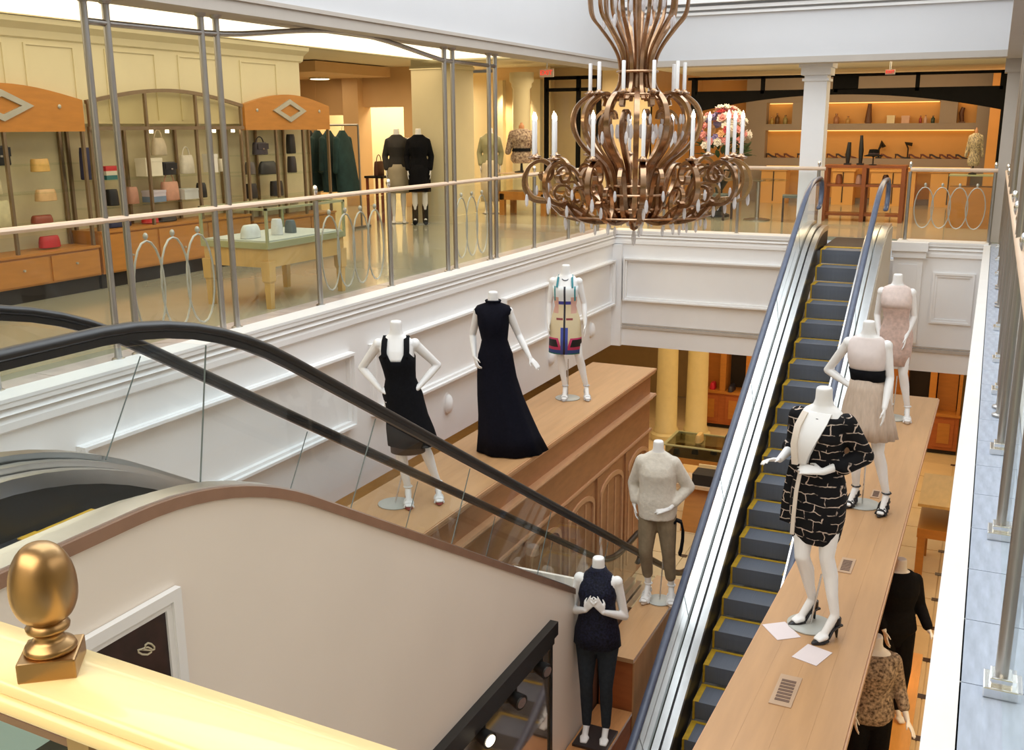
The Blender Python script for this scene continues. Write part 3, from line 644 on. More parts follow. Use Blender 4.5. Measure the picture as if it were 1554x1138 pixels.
# ================================================================== CHANDELIER
CX, CY = -2.84, 8.6
ch = thing('chandelier', (CX, CY, .8), 'large gilded chandelier with candle bulbs and crystal drops hanging over the void', 'chandelier')
def pol(r, a, z): return (CX + r * math.cos(a), CY + r * math.sin(a), z)
def spl(pts, n=5):
    """Catmull-Rom through (r, z) points"""
    out = []
    P = [pts[0]] + list(pts) + [pts[-1]]
    for i in range(1, len(P) - 2):
        for k in range(n):
            t = k / n; o = []
            for d in range(2):
                a, b, c, e = P[i - 1][d], P[i][d], P[i + 1][d], P[i + 2][d]
                o.append(.5 * (2 * b + (c - a) * t + (2 * a - 5 * b + 4 * c - e) * t * t + (3 * b - 3 * c + e - a) * t ** 3))
            out.append(tuple(o))
    return out + [pts[-1]]
MB().cyl((CX, CY, .85), (CX, CY, 6.0), .022, n=12).build('stem', BRASS, ch, smooth=True)
MB().lathe([(.004, .80), (.035, .82), (.05, .86), (.10, .88), (.16, .93), (.19, .97), (.17, 1.0), (.12, 1.02), (.10, 1.08), (.13, 1.12), (.10, 1.2), (.05, 1.25)], (CX, CY, 0), 24).build('bowl', BRASS, ch, smooth=True)
for r, z in ((.225, 1.0), (.245, 1.12), (.235, 1.2), (.30, 1.96), (.17, 2.15)):
    MB().tube([pol(r, 2 * PI * k / 28, z) for k in range(28)], .012, 6, closed=True).build('ring', BRASS, ch, smooth=True)
RP = [(-.022, -.014), (.022, -.014), (.022, .014), (-.022, .014)]
def rib(pts, a, prof, nm='rib'):
    return MB().tube([pol(r, a, z) for r, z in spl(pts)], 1, prof=prof).build(nm, BRASS, ch, smooth=True)
lowrib = [(.16, .90), (.225, .99), (.235, 1.12), (.245, 1.25), (.30, 1.38), (.44, 1.50), (.53, 1.62), (.56, 1.75), (.52, 1.87), (.42, 1.95), (.33, 1.97), (.28, 1.93), (.29, 1.87)]
for k in range(14): rib(lowrib, 2 * PI * k / 14 + .1, RP)
inrib = [(.10, .92), (.15, 1.0), (.16, 1.2), (.20, 1.36), (.30, 1.50), (.36, 1.62), (.36, 1.74), (.30, 1.82), (.24, 1.82), (.22, 1.76)]
for k in range(10): rib(inrib, 2 * PI * k / 10 + .3, [(-.019, -.012), (.019, -.012), (.019, .012), (-.019, .012)])
toprib = [(.26, 1.92), (.17, 2.02), (.15, 2.14), (.165, 2.26), (.22, 2.37), (.32, 2.50), (.40, 2.60), (.425, 2.72), (.42, 2.88), (.36, 3.02), (.22, 3.10), (.08, 3.14)]
for k in range(12): rib(toprib, 2 * PI * k / 12, [(-.015, -.010), (.015, -.010), (.015, .010), (-.015, .010)])
tin = [(.12, 2.02), (.10, 2.2), (.12, 2.34), (.20, 2.48), (.27, 2.62), (.28, 2.78), (.22, 2.9)]
for k in range(8): rib(tin, 2 * PI * k / 8 + .2, [(-.017, -.011), (.017, -.011), (.017, .011), (-.017, .011)])
# candles
def candle(r, a, z, h, lit):
    x, y, _ = pol(r, a, 0)
    c = MB().lathe([(.012, z - .015), (.05, z - .006), (.055, z + .006), (.03, z + .012), (.02, z + .03)], (x, y, 0), 12).build('candle_cup', BRASS, ch, smooth=True)
    MB().lathe([(.0165, z + .01), (.0165, z + h), (.012, z + h + .004)], (x, y, 0), 10).build('candle_sleeve', CANDLE, c, smooth=True)
    if lit: MB().lathe([(.010, z + h), (.017, z + h + .02), (.015, z + h + .04), (.005, z + h + .065), (.001, z + h + .075)], (x, y, 0), 8).build('flame_bulb', FLAME, c, smooth=True)
arm = [(.17, .93), (.30, .90), (.46, .90), (.62, .94), (.72, 1.02), (.78, 1.10)]
arm2 = [(.46, .90), (.60, 1.0), (.74, 1.06), (.90, 1.08), (.97, 1.15), (.99, 1.25), (.95, 1.36), (.86, 1.415), (.78, 1.39), (.74, 1.32), (.77, 1.26), (.83, 1.26), (.85, 1.31)]
curl = [(.62, .94), (.56, 1.02), (.56, 1.12), (.62, 1.20), (.70, 1.20), (.73, 1.14), (.70, 1.09), (.66, 1.10)]
crys_src = None
def crystal(x, y, z, s=1.0):
    global crys_src
    if crys_src is None:
        crys_src = MB().lathe([(.002, .0), (.010, -.012), (.016, -.05), (.012, -.085), (.001, -.10)], (0, 0, 0), 6).build('crystal_drop', CRYS, None)
        crys_src.parent = ch; crys_src.location = Vector((x, y, z)) - ORG[ch.name]; crys_src.scale = (s,) * 3
    else: inst(crys_src, ch, Vector((x, y, z)) - ORG[ch.name], 0, s)
NA = 14
for k in range(NA):
    a = 2 * PI * k / NA + .16
    rib(arm, a, RP, 'arm'); rib(arm2, a, RP, 'arm'); rib(curl, a + .05, [(-.017, -.011), (.017, -.011), (.017, .011), (-.017, .011)], 'scroll')
    rib([(.40, 1.02), (.46, 1.1), (.52, 1.24), (.60, 1.34), (.70, 1.36), (.76, 1.30), (.74, 1.24)], a + .22, [(-.017, -.011), (.017, -.011), (.017, .011), (-.017, .011)], 'scroll')
    candle(.90, a, 1.44, .31, True)
    for r, z, s in ((.97, 1.14, 1.1), (.78, 1.06, 1.0), (.62, .92, 1.0), (.46, .88, .9)):
        x, y, _ = pol(r, a + .03, 0); crystal(x, y, z, s)
    x, y, _ = pol(.86, a + .2, 0); crystal(x, y, 1.2, .9)
    x, y, _ = pol(.40, a + .22, 0); crystal(x, y, 1.80, .9)
    x, y, _ = pol(.15, a, 0); crystal(x, y, .93, .8)
MB().tube([pol(.66, 2 * PI * k / 36, .955) for k in range(36)], .011, 6, closed=True).build('ring', BRASS, ch, smooth=True)
for k in range(10):
    a = 2 * PI * k / 10 + .35; candle(.40, a, 1.97, .25, False)
x, y = CX, CY; crystal(x, y, .81, 1.4)
for k in range(12):
    a = 2 * PI * k / 12 + .13
    for r, z, s_ in ((.21, 2.78, 1.3), (.30, 2.60, 1.1), (.22, 1.72, 1.3), (.43, 1.66, 1.1)):
        x, y, _ = pol(r, a, 0); crystal(x, y, z, s_)

# ================================================================== MANNEQUINS
TOR = [(.86, .060, .060, 0), (.90, .125, .098, .0), (.97, .172, .118, .005), (1.04, .165, .115, .005), (1.11, .138, .10, 0), (1.18, .120, .090, 0), (1.27, .134, .100, -.005), (1.36, .148, .118, -.015), (1.43, .150, .105, -.008), (1.49, .150, .082, 0), (1.535, .115, .064, .004), (1.565, .066, .056, .006), (1.60, .053, .053, .004), (1.665, .050, .052, 0), (1.682, .045, .047, 0)]
def tor(z, tab=TOR):
    if z <= tab[0][0]: return tab[0][1:]
    for a, b in zip(tab[:-1], tab[1:]):
        if z <= b[0]:
            f = (z - a[0]) / (b[0] - a[0]); return tuple(p + (q - p) * f for p, q in zip(a[1:], b[1:]))
    return tab[-1][1:]
def ering(cx, cy, z, rx, ry, n=20, p=2.3):
    out = []
    for j in range(n):
        a = 2 * PI * j / n; c, s_ = math.cos(a), math.sin(a)
        out.append((cx + rx * math.copysign(abs(c) ** (2 / p), c), cy + ry * math.copysign(abs(s_) ** (2 / p), s_), z))
    return out
def fuse(mb, name, mat, parent, voxel=.0065, faces=9000, smooth_it=4):
    """join overlapping closed shapes into one continuous skin"""
    me = bpy.data.meshes.new('tmp'); bmesh.ops.recalc_face_normals(mb.bm, faces=mb.bm.faces); mb.bm.to_mesh(me); mb.bm.free()
    o = bpy.data.objects.new('tmp', me); COL.objects.link(o)
    md = o.modifiers.new('r', 'REMESH'); md.mode = 'VOXEL'; md.voxel_size = voxel
    sm = o.modifiers.new('s', 'SMOOTH'); sm.iterations = smooth_it; sm.factor = .5
    dc = o.modifiers.new('d', 'DECIMATE'); dc.ratio = .3
    dg = bpy.context.evaluated_depsgraph_get(); dg.update()
    m2 = bpy.data.meshes.new_from_object(o.evaluated_get(dg)); bpy.data.objects.remove(o); bpy.data.meshes.remove(me)
    m2.name = name; m2.materials.clear(); m2.materials.append(mat); m2.polygons.foreach_set('use_smooth', [True] * len(m2.polygons))
    r = bpy.data.objects.new(name, m2); COL.objects.link(r); r.parent = parent; ORG[r.name] = ORG[parent.name]
    return r
def hand(mb, wr, d, pn, side=1, curl=.5):
    """palm, four unequal bent fingers and a thumb; d = direction of the hand, pn = palm normal"""
    wr = Vector(wr); d = Vector(d).normalized(); pn = Vector(pn); pn = (pn - d * pn.dot(d)).normalized(); u = d.cross(pn) * side
    for q in (-.022, -.007, .008, .022): mb.cap(wr + u * q * .5 + d * .005, wr + d * .082 + u * q * 1.15, .013, .0115, 8, 3)
    for q, L in ((-.029, .066), (-.010, .078), (.0095, .073), (.029, .058)):
        b = wr + d * .085 + u * q; v = (d + u * q * 3).normalized()
        p1 = b + v * L * .5 + pn * L * .12 * curl; p2 = p1 + (v * (1 - .5 * curl) + pn * .9 * curl).normalized() * L * .5
        mb.cap(b, p1, .0088, .0080, 8, 3); mb.cap(p1, p2, .0080, .0062, 8, 3)
    b = wr + d * .025 - u * .022; p1 = b + (d * .75 - u * .7 + pn * .25).normalized() * .042; p2 = p1 + (d * .95 - u * .15 + pn * .3).normalized() * .034
    mb.cap(b, p1, .0115, .0095, 8, 3); mb.cap(p1, p2, .0092, .0070, 8, 3)
def warp(cx_of_z):
    return cx_of_z
class Fig:
    """a headless fashion figure facing -y; hx, sx: sideways shift of hips and shoulders"""
    def __init__(f, hx=0, sx=0, hy=0, sy=0): f.hx, f.sx, f.hy, f.sy = hx, sx, hy, sy
    def sh(f, z):
        t = min(1, max(0, (z - .95) / .55)); t = t * t * (3 - 2 * t); return f.hx + (f.sx - f.hx) * t, f.hy + (f.sy - f.hy) * t
    def ring(f, z, gx=0, gy=0, sc=1.0, n=20):
        rx, ry, cy = tor(z); x, y = f.sh(z); return ering(x, y + cy, z, rx * sc + gx, ry * sc + gy, n)
    def body(f, parent, arms, legs, faces=9000, toes=True):
        """arms: {side: (elbow, wrist, hand dir, palm normal, curl)}, legs: {side: (knee, ankle, toe)}"""
        m = MB(); m.loft([f.ring(z) for z in [t[0] for t in TOR]])
        f.arms, f.legs = arms, legs
        x, y = f.sh(1.36)
        for s_ in (-1, 1): m.ell((x + s_ * .066, y - .068, 1.345), (.058, .050, .060), 14, 8)
        x, y = f.sh(.98)
        for s_ in (-1, 1): m.ell((x + s_ * .075, y + .07, .945), (.085, .075, .085), 14, 8)
        for s_, (el, wr, hd, pn, cu) in arms.items():
            x, y = f.sh(1.49); S0 = Vector((x + s_ * .158, y + .004, 1.475)); el, wr = Vector(el), Vector(wr)
            m.ell(S0, (.05, .05, .052), 12, 8); m.cap(S0, S0 + (el - S0) * .45, .045, .041); m.cap(S0 + (el - S0) * .45, el, .041, .035)
            m.cap(el, el + (wr - el) * .35, .036, .036); m.cap(el + (wr - el) * .35, wr, .036, .023)
            hand(m, wr, hd, pn, s_, cu)
        for s_, (kn, an, to) in legs.items():
            x, y = f.sh(.95); H0 = Vector((x + s_ * .085, y + .005, .93)); kn, an, to = Vector(kn), Vector(an), Vector(to)
            m.cap(H0, H0 + (kn - H0) * .4, .088, .078); m.cap(H0 + (kn - H0) * .4, kn, .078, .050)
            cf = kn + (an - kn) * .33 + Vector((0, .018, 0)); m.cap(kn, cf, .050, .051); m.cap(cf, kn + (an - kn) * .68, .051, .038); m.cap(kn + (an - kn) * .68, an, .038, .030)
            hl = an + Vector((0, .025, -.035)); m.cap(an, hl, .028, .026); 
            ball = to + (an - to) * .36; ball.z = to.z + .012
            m.cap(an, ball, .030, .026); m.cap(hl, ball, .024, .022)
            w_ = (to - ball); sd = Vector((-w_.y, w_.x, 0)).normalized()
            for q in (-.022, 0, .022): m.cap(ball + sd * q, to + sd * q * .8, .020, .014)
        return fuse(m, 'body', MANN, parent, faces=faces)
def baseplate(t, x, y, r=.15, rod=None):
    MB().lathe([(r, .002), (r, .009), (r - .006, .012)], (x, y, 0), 32).build('base_plate', PLATEG, t, smooth=True)
    if rod: MB().cyl((x, y, .01), rod, .007, n=8).build('support_rod', CHROME, t, smooth=True)
def pump(t, an, to, mat, nm='shoe', straps=0, heel=True, upper=None, label=None):
    """high heeled shoe under a foot from ankle an to toe to"""
    an, to = Vector(an), Vector(to); f = Vector((to.x - an.x, to.y - an.y, 0)).normalized(); sd = Vector((-f.y, f.x, 0))
    L = Vector((to.x - an.x, to.y - an.y, 0)).length
    hz = max(an.z - .085, .02); hb = an - f * .03; hb.z = 0; rings = []
    prof = [(-.055, hz, .026), (-.01, hz + .0, .028), (L * .35, hz * .55 + .006, .026), (L * .62, .010, .036), (L * .85, .006, .038), (L + .012, .006, .026), (L + .045, .007, .008)]
    for u, z, w_ in prof:
        c = an + f * u; rings.append([Vector((c.x, c.y, z)) + sd * a * w_ + Vector((0, 0, b)) for a, b in ((-1, 0), (1, 0), (1, .012), (-1, .012))])
    sh_ = MB().loft(rings)
    sh_ = sh_.build(nm, mat, t, smooth=True, label=label)
    if heel: MB().cyl((hb.x, hb.y, 0), (hb.x + f.x * .012, hb.y + f.y * .012, hz), .006, .018, 8).build('heel', mat, sh_, smooth=True)
    m = MB()
    um = upper or mat
    if straps == 0:      # closed court shoe: toe box and counter
        r1 = []
        for u, z, w_, h in ((L * .50, .010, .037, .028), (L * .68, .008, .041, .038), (L * .9, .006, .040, .032), (L + .02, .006, .024, .022), (L + .048, .008, .007, .008)):
            c = an + f * u; r1.append([Vector((c.x, c.y, z)) + sd * math.cos(q) * w_ + Vector((0, 0, max(0, math.sin(q)) * h)) for q in [2 * PI * k / 12 for k in range(12)]])
        m.loft(r1)
        c = an - f * .045
        m.loft([[Vector((c.x, c.y, zz)) + sd * math.cos(q) * .034 + f * (math.sin(q) * .030 + .03) for q in [2 * PI * k / 10 for k in range(10)]] for zz in (hz, hz + .065)])
        for s_ in (-1, 1): m.tube([an - f * .02 + sd * s_ * .031 + Vector((0, 0, hz + .02 - an.z)), an + f * L * .3 + sd * s_ * .034 + Vector((0, 0, hz * .6 + .03 - an.z)), an + f * L * .55 + sd * s_ * .037 + Vector((0, 0, .03 - an.z))], .008, 6)
    else:
        for k in range(straps):
            u = L * (.92 - .75 * k / max(1, straps)); zc = .012 + (hz) * max(0, 1 - u / (L * .7)) ; h = .040 + .03 * (k / straps)
            c = an + f * u; m.tube([Vector((c.x, c.y, zc)) + sd * math.cos(q) * .040 + Vector((0, 0, math.sin(q) * h)) + f * (-.01 * math.sin(q)) for q in [PI * j / 8 for j in range(9)]], .013 if straps > 3 else .010, 5)
        c = an + Vector((0, 0, .015)); m.tube([c + sd * math.cos(q) * .036 + f * math.sin(q) * .036 for q in [2 * PI * j / 12 for j in range(12)]], .008, 5, closed=True)
        c = an - f * .045; m.loft([[Vector((c.x, c.y, zz)) + sd * math.cos(q) * .030 + f * (math.sin(q) * .026 + .026) for q in [2 * PI * k / 10 for k in range(10)]] for zz in (hz, hz + .05)])
    m.build('upper', um, sh_, smooth=True)
    return sh_
def garment(t, nm, mat, rings, label=None, thick=.006):
    """a cloth shell: open tube of rings with real thickness"""
    V = []; 
    m = MB()
    def inner(r):
        c = sum((Vector(p) for p in r), Vector()) / len(r); return [Vector(p) + (c - Vector(p)).normalized() * thick for p in r]
    outr = [[Vector(p) for p in r] for r in rings]; inn = [inner(r) for r in rings]
    m.loft(outr + inn[::-1], closed=True, cap=False)
    return m.build(nm, mat, t, smooth='all', label=label)
def pleat(cx, cy, z, rx, ry, n, amp, k, ph=0):
    out = []
    for j in range(n):
        a = 2 * PI * j / n; q = 1 + amp * math.cos(k * a + ph); out.append((cx + rx * q * math.cos(a), cy + ry * q * math.sin(a), z))
    return out
def strap(t, nm, mat, pts, w_=.018, th=.004, par=None):
    rings = []; P = [Vector(p) for p in pts]; X = Vector((1, 0, 0))
    for i, p in enumerate(P):
        d = (P[min(i + 1, len(P) - 1)] - P[max(i - 1, 0)]).normalized(); u = (X - d * X.dot(d)).normalized(); v = d.cross(u)
        rings.append([p + u * a * w_ + v * b * th for a, b in ((-1, -1), (1, -1), (1, 1), (-1, 1))])
    return MB().loft(rings).build(nm, mat, par or t, smooth=True)
BLK = pm('black_fabric', (.007, .007, .009), .85, var=.2, scale=40, spec=.12)
NAVY = pm('navy_fabric', (.006, .006, .012), .85, var=.2, scale=40, spec=.12)
SHEER = pm('dark_brown_sheer', (.045, .026, .018), .6, var=.15, scale=20)

# --- 1: black tank dress, hands on hips
f = Fig(.10, .06); t = thing('mannequin', (-4.61, 7.32, -1.6), 'white headless mannequin in black tank dress, hands on hips, behind the escalator handrails', 'mannequin', rz=R(24), local=True)
f.body(t, {-1: ((-.27, .10, 1.24), (-.085, -.05, 1.08), (.9, -.2, -.25), (0, .6, -.6), .4), 1: ((.40, .12, 1.26), (.235, -.05, 1.09), (-.9, -.2, -.25), (0, .6, -.6), .4)},
       {-1: ((.06, -.06, .55), (.12, .0, .155), (.14, -.13, .03)), 1: ((.26, .03, .56), (.38, .12, .155), (.40, -.01, .03))})
DR = [f.ring(z, .012, .020, n=28) for z in (1.40, 1.36, 1.30, 1.24, 1.17, 1.10, 1.03)] + [pleat(.115, .0, .95, .178, .128, 28, .01, 7), pleat(.13, 0, .85, .185, .15, 28, .02, 7), pleat(.15, .01, .72, .21, .17, 28, .03, 7), pleat(.175, .01, .575, .225, .19, 28, .04, 7)]
def neckline(ring, cx, z0, z1, w_=.095, back=None):
    out = []
    for p in ring:
        a = min(1, max(0, (abs(p[0] - cx) / w_ - .5) / .5)); q = a * a * (3 - 2 * a); z = z0 + (z1 - z0) * q
        b = max(0, (abs(p[0] - cx) - w_) / .06); z -= min(1, b) * (z1 - z0) * .8
        out.append((p[0], p[1], z))
    return out
DR = [neckline(f.ring(1.40, .012, .020, n=28), f.sh(1.4)[0], 1.345, 1.45)] + DR[2:]
d = garment(t, 'dress', BLK, DR)
for s_ in (-1, 1):
    x, y = f.sh(1.45)
    strap(t, 'dress_strap', BLK, [(x + s_ * .095, y - .125, 1.385), (x + s_ * .098, y - .112, 1.44), (x + s_ * .095, y - .072, 1.515), (x + s_ * .09, y - .005, 1.548), (x + s_ * .09, y + .075, 1.50), (x + s_ * .09, y + .115, 1.39)], .024, .007, d)
garment(t, 'sheer_hem', SHEER, [pleat(.13, 0, .80, .15, .12, 24, .0, 5), pleat(.13, .0, .66, .16, .13, 24, .0, 5), pleat(.13, .0, .50, .155, .13, 24, .0, 5)])
WSH = pm('white_shoe', (.80, .78, .76), .4, var=.02); RTIP = pm('oxblood_leather', (.25, .03, .03), .4, var=.1)
pump(t, (.12, 0, .155), (.14, -.13, .03), RTIP, straps=2, upper=WSH); pump(t, (.38, .12, .155), (.40, -.01, .03), RTIP, straps=2, upper=WSH)
baseplate(t, 0, 0, .155, (.10, .03, .40))

# --- 2: long navy gown
f = Fig(.0, -.02); t = thing('mannequin', (-4.37, 9.12, -1.6), 'white headless mannequin in floor length navy sleeveless gown', 'mannequin', rz=R(20), local=True)
t.location = (-4.47, 9.12, -1.6)
f.body(t, {-1: ((-.25, .12, 1.20), (-.21, -.06, 1.02), (.25, -.3, -.8), (.6, .3, 0), .9), 1: ((.235, .06, 1.22), (.36, -.08, 1.02), (.55, -.25, -.6), (-.3, .3, -.6), .2)},
       {-1: ((-.07, -.03, .56), (-.06, 0, .155), (-.06, -.13, .03)), 1: ((.10, -.02, .56), (.14, .02, .155), (.15, -.11, .03))})
gr = [f.ring(z, .012, .014, n=36) for z in (1.585, 1.565)] + [f.ring(1.535, .05, .022, n=36), f.ring(1.50, .052, .026, n=36), f.ring(1.46, .034, .026, n=36)] + [f.ring(z, .014, .022, n=36) for z in (1.44, 1.36, 1.27, 1.18, 1.10, 1.03)]
gr += [pleat(.0, .0, .95, .19, .135, 36, .008, 9), pleat(.01, 0, .80, .205, .16, 36, .015, 9), pleat(.04, 0, .6, .235, .20, 36, .025, 9), pleat(.085, 0, .4, .27, .24, 36, .035, 9), pleat(.125, .0, .2, .315, .28, 36, .04, 9), pleat(.165, .0, .012, .37, .31, 36, .045, 9)]
garment(t, 'gown', NAVY, gr)
MB().tube([(p[0], p[1], 1.585) for p in f.ring(1.58, .012, .012)], .012, 6, closed=True).build('collar', NAVY, t, smooth=True)

# --- 3: patterned tunic with coloured borders
def patt():
    m = pm('colour_blocked_print', (.72, .60, .38), .6, var=.02); nt = m.node_tree; b = nt.nodes['Principled BSDF']
    for l in list(b.inputs['Base Color'].links): nt.links.remove(l)
    tc = nt.nodes.new('ShaderNodeTexCoord'); sp_ = nt.nodes.new('ShaderNodeSeparateXYZ'); nt.links.new(tc.outputs['Object'], sp_.inputs[0])
    def mth(op, a, b_=None):
        n = nt.nodes.new('ShaderNodeMath'); n.operation = op
        for i, v in enumerate((a, b_)):
            if v is None: continue
            if isinstance(v, (int, float)): n.inputs[i].default_value = v
            else: nt.links.new(v, n.inputs[i])
        return n.outputs[0]
    X = mth('ABSOLUTE', mth('ADD', sp_.outputs[0], .0)); Z = sp_.outputs[2]
    cur = None
    def layer(prev, mask, col):
        mx = nt.nodes.new('ShaderNodeMix'); mx.data_type = 'RGBA'; nt.links.new(mask, mx.inputs[0])
        if isinstance(prev, tuple): mx.inputs[6].default_value = (*prev, 1)
        else: nt.links.new(prev, mx.inputs[6])
        mx.inputs[7].default_value = (*col, 1); return mx.outputs[2]
    def band(v, lo, hi): return mth('MULTIPLY', mth('GREATER_THAN', v, lo), mth('LESS_THAN', v, hi))
    c = layer((.74, .62, .40), mth('GREATER_THAN', Z, 1.245), (.80, .82, .82))
    c = layer(c, band(Z, 1.21, 1.25), (.05, .05, .30))
    c = layer(c, mth('MULTIPLY', band(X, .075, .14), band(Z, 1.10, 1.30)), (.70, .40, .32))
    c = layer(c, mth('MULTIPLY', band(Z, 1.02, 1.045), band(X, .02, .1)), (.30, .05, .06))
    c = layer(c, mth('MULTIPLY', mth('GREATER_THAN', X, mth('ADD', mth('MULTIPLY', Z, 0.30), -.165)), mth('LESS_THAN', Z, .80)), (.62, .05, .16))
    c = layer(c, mth('MULTIPLY', mth('GREATER_THAN', X, mth('ADD', mth('MULTIPLY', Z, .30), -.135)), band(Z, .69, .78)), (.01, .01, .012))
    c = layer(c, mth('LESS_THAN', Z, .655), (.04, .10, .42))
    c = layer(c, mth('LESS_THAN', Z, .615), (.02, .22, .22))
    c = layer(c, mth('MULTIPLY', mth('LESS_THAN', X, .045), mth('LESS_THAN', Z, .93)), (.06, .09, .42))
    c = layer(c, mth('LESS_THAN', X, .012), (.02, .02, .03))
    c = layer(c, mth('MULTIPLY', band(X, .112, .13), mth('GREATER_THAN', Z, 1.25)), (.03, .25, .28))
    nt.links.new(c, b.inputs['Base Color']); return m
f = Fig(.0, .0); t = thing('mannequin', (-4.58, 11.30, -1.6), 'white headless mannequin in cream tunic with blue, black and pink borders', 'mannequin', rz=R(16), local=True)
f.body(t, {-1: ((-.20, .04, 1.20), (-.20, -.05, .96), (-.0, -.15, -1), (.8, 0, 0), .35), 1: ((.22, .05, 1.20), (.245, -.04, .96), (.05, -.12, -1), (-.8, 0, 0), .35)},
       {-1: ((-.06, -.03, .56), (.0, .02, .155), (.0, -.11, .03)), 1: ((.17, -.02, .56), (.26, .06, .155), (.29, -.06, .03))})
g = garment(t, 'tunic', patt(), [f.ring(z, .010, .010, n=28) for z in (1.43, 1.38, 1.32, 1.25, 1.18, 1.10, 1.03)] + [pleat(0, 0, .95, .19, .135, 28, .0, 6), pleat(0, 0, .8, .20, .15, 28, .0, 6), pleat(0, 0, .6, .205, .155, 28, .01, 6)])
TEAL = pm('teal_trim', (.03, .22, .26), .6, var=.1)
for s_ in (-1, 1): strap(t, 'tunic_strap', TEAL, [(s_ * .095, -.115, 1.42), (s_ * .085, -.075, 1.515), (s_ * .08, -.0, 1.555), (s_ * .085, .07, 1.50), (s_ * .09, .105, 1.42)], .012, .005, g)
MB().tube([(.062 * math.cos(a), .005 - .085 * max(0, -math.sin(a)) + .06 * max(0, math.sin(a)), 1.56 - .06 * max(0, -math.sin(a))) for a in [2 * PI * k / 20 for k in range(20)]], .008, 6, closed=True).build('necklace', pm('dark_silver', (.15, .15, .16), .3, .8), t, smooth=True)
GSH = pm('grey_shoe', (.55, .53, .52), .4, var=.04)
pump(t, (0, .02, .155), (0, -.11, .03), GSH, straps=2); pump(t, (.26, .06, .155), (.29, -.06, .03), GSH, straps=2)
baseplate(t, .03, .04, .155, (.03, .06, .5))

# --- 4: black dress and jacket with broken white lines
def lines():
    m = pm('black_white_line_print', (.01, .01, .012), .8, spec=.15); nt = m.node_tree; b = nt.nodes['Principled BSDF']
    tc = nt.nodes.new('ShaderNodeTexCoord'); mp = nt.nodes.new('ShaderNodeMapping'); mp.inputs['Rotation'].default_value = (R(90), 0, R(0))
    nz = nt.nodes.new('ShaderNodeTexNoise'); nz.inputs['Scale'].default_value = 9
    ad = nt.nodes.new('ShaderNodeMixRGB'); ad.blend_type = 'ADD'; ad.inputs[0].default_value = .07
    br = nt.nodes.new('ShaderNodeTexBrick'); br.inputs['Color1'].default_value = (.008, .008, .010, 1); br.inputs['Color2'].default_value = (.012, .011, .012, 1)
    br.inputs['Mortar'].default_value = (.62, .50, .42, 1); br.inputs['Scale'].default_value = 1; br.inputs['Mortar Size'].default_value = .0034; br.inputs['Mortar Smooth'].default_value = .3
    br.inputs['Brick Width'].default_value = .125; br.inputs['Row Height'].default_value = .060
    nt.links.new(tc.outputs['Object'], nz.inputs['Vector']); nt.links.new(tc.outputs['Object'], ad.inputs[1]); nt.links.new(nz.outputs['Color'], ad.inputs[2])
    nt.links.new(ad.outputs[0], mp.inputs[0]); nt.links.new(mp.outputs[0], br.inputs['Vector']); n2 = nt.nodes.new('ShaderNodeTexNoise'); n2.inputs['Scale'].default_value = 16; rp = nt.nodes.new('ShaderNodeValToRGB'); rp.color_ramp.elements[0].position = .40; rp.color_ramp.elements[1].position = .50
    mx = nt.nodes.new('ShaderNodeMixRGB'); mx.inputs[1].default_value = (.009, .009, .011, 1); nt.links.new(tc.outputs['Object'], n2.inputs['Vector']); nt.links.new(n2.outputs['Fac'], rp.inputs[0]); nt.links.new(rp.outputs[0], mx.inputs[0]); nt.links.new(br.outputs['Color'], mx.inputs[2]); nt.links.new(mx.outputs[0], b.inputs['Base Color']); return m
LN = lines()
f = Fig(.0, -.0, 0, -.03); t = thing('mannequin', (-.84, 6.51, -1.6), 'white headless mannequin in black jacket and skirt with broken white lines, nearest on right counter', 'mannequin', rz=R(-12), local=True)
f.body(t, {-1: ((-.20, .06, 1.25), (-.215, -.16, 1.19), (-.4, -.75, .1), (.3, -.2, -.8), .7), 1: ((.25, .08, 1.24), (.07, -.15, 1.16), (-.95, -.25, .05), (0, .5, -.5), .3)},
       {-1: ((-.05, -.09, .53), (-.02, .08, .17), (-.09, -.04, .03)), 1: ((.10, -.05, .55), (.19, -.07, .17), (.13, -.20, .03))})
m = MB(); m.loft([ering(*f.sh(z), z, a, b, 28) for z, a, b in ((.63, .145, .115), (.66, .155, .13), (.8, .178, .145), (.95, .183, .14), (1.05, .168, .125), (1.16, .135, .105))])
sk = fuse(m, 'skirt', LN, t, .009, smooth_it=3)
m = MB(); m.loft([f.ring(z, .014, .014, n=28) for z in (1.15, 1.2, 1.27, 1.36, 1.43, 1.48, 1.50)])
for s_, (el, wr) in ((-1, ((-.20, .06, 1.25), (-.208, .0, 1.235))), (1, ((.25, .08, 1.24), (.16, -.06, 1.19)))):
    x, y = f.sh(1.49); S0 = Vector((x + s_ * .155, y, 1.465)); m.ell(S0, (.065, .066, .066)); m.cap(S0, el, .068, .062); m.cap(el, wr, .062, .06)
jk = fuse(m, 'jacket', LN, t, .009, smooth_it=3)
bf = MB().loft([[(a, -.140 - dy + b, z) for a, b in ((xa, 0), (xb, 0), (xb, .05), (xa, .05))] for xa, xb, z, dy in ((-.085, .08, 1.525, -.040), (-.10, .07, 1.47, .0), (-.105, .045, 1.40, .040), (-.105, .015, 1.33, .058), (-.10, -.02, 1.25, .048), (-.095, -.04, 1.19, .03))]).build('blouse_front', MANN, t, smooth=True)
strap(t, 'jacket_lapel', pm('ivory_silk', (.80, .70, .60), .45, var=.03), [(-.085, -.105, 1.52), (-.105, -.172, 1.44), (-.108, -.208, 1.33), (-.10, -.190, 1.19)], .020, .010, jk)
tl_ = MB().loft([[(-.14 + a * w_, b * .07 + .03, z) for a, b in ((-1, -.8), (0, -1.2), (1, -.8), (1, .6), (0, 1.2), (-1, .6))] for z, w_ in ((1.20, .05), (1.0, .085), (.85, .10), (.72, .105))])
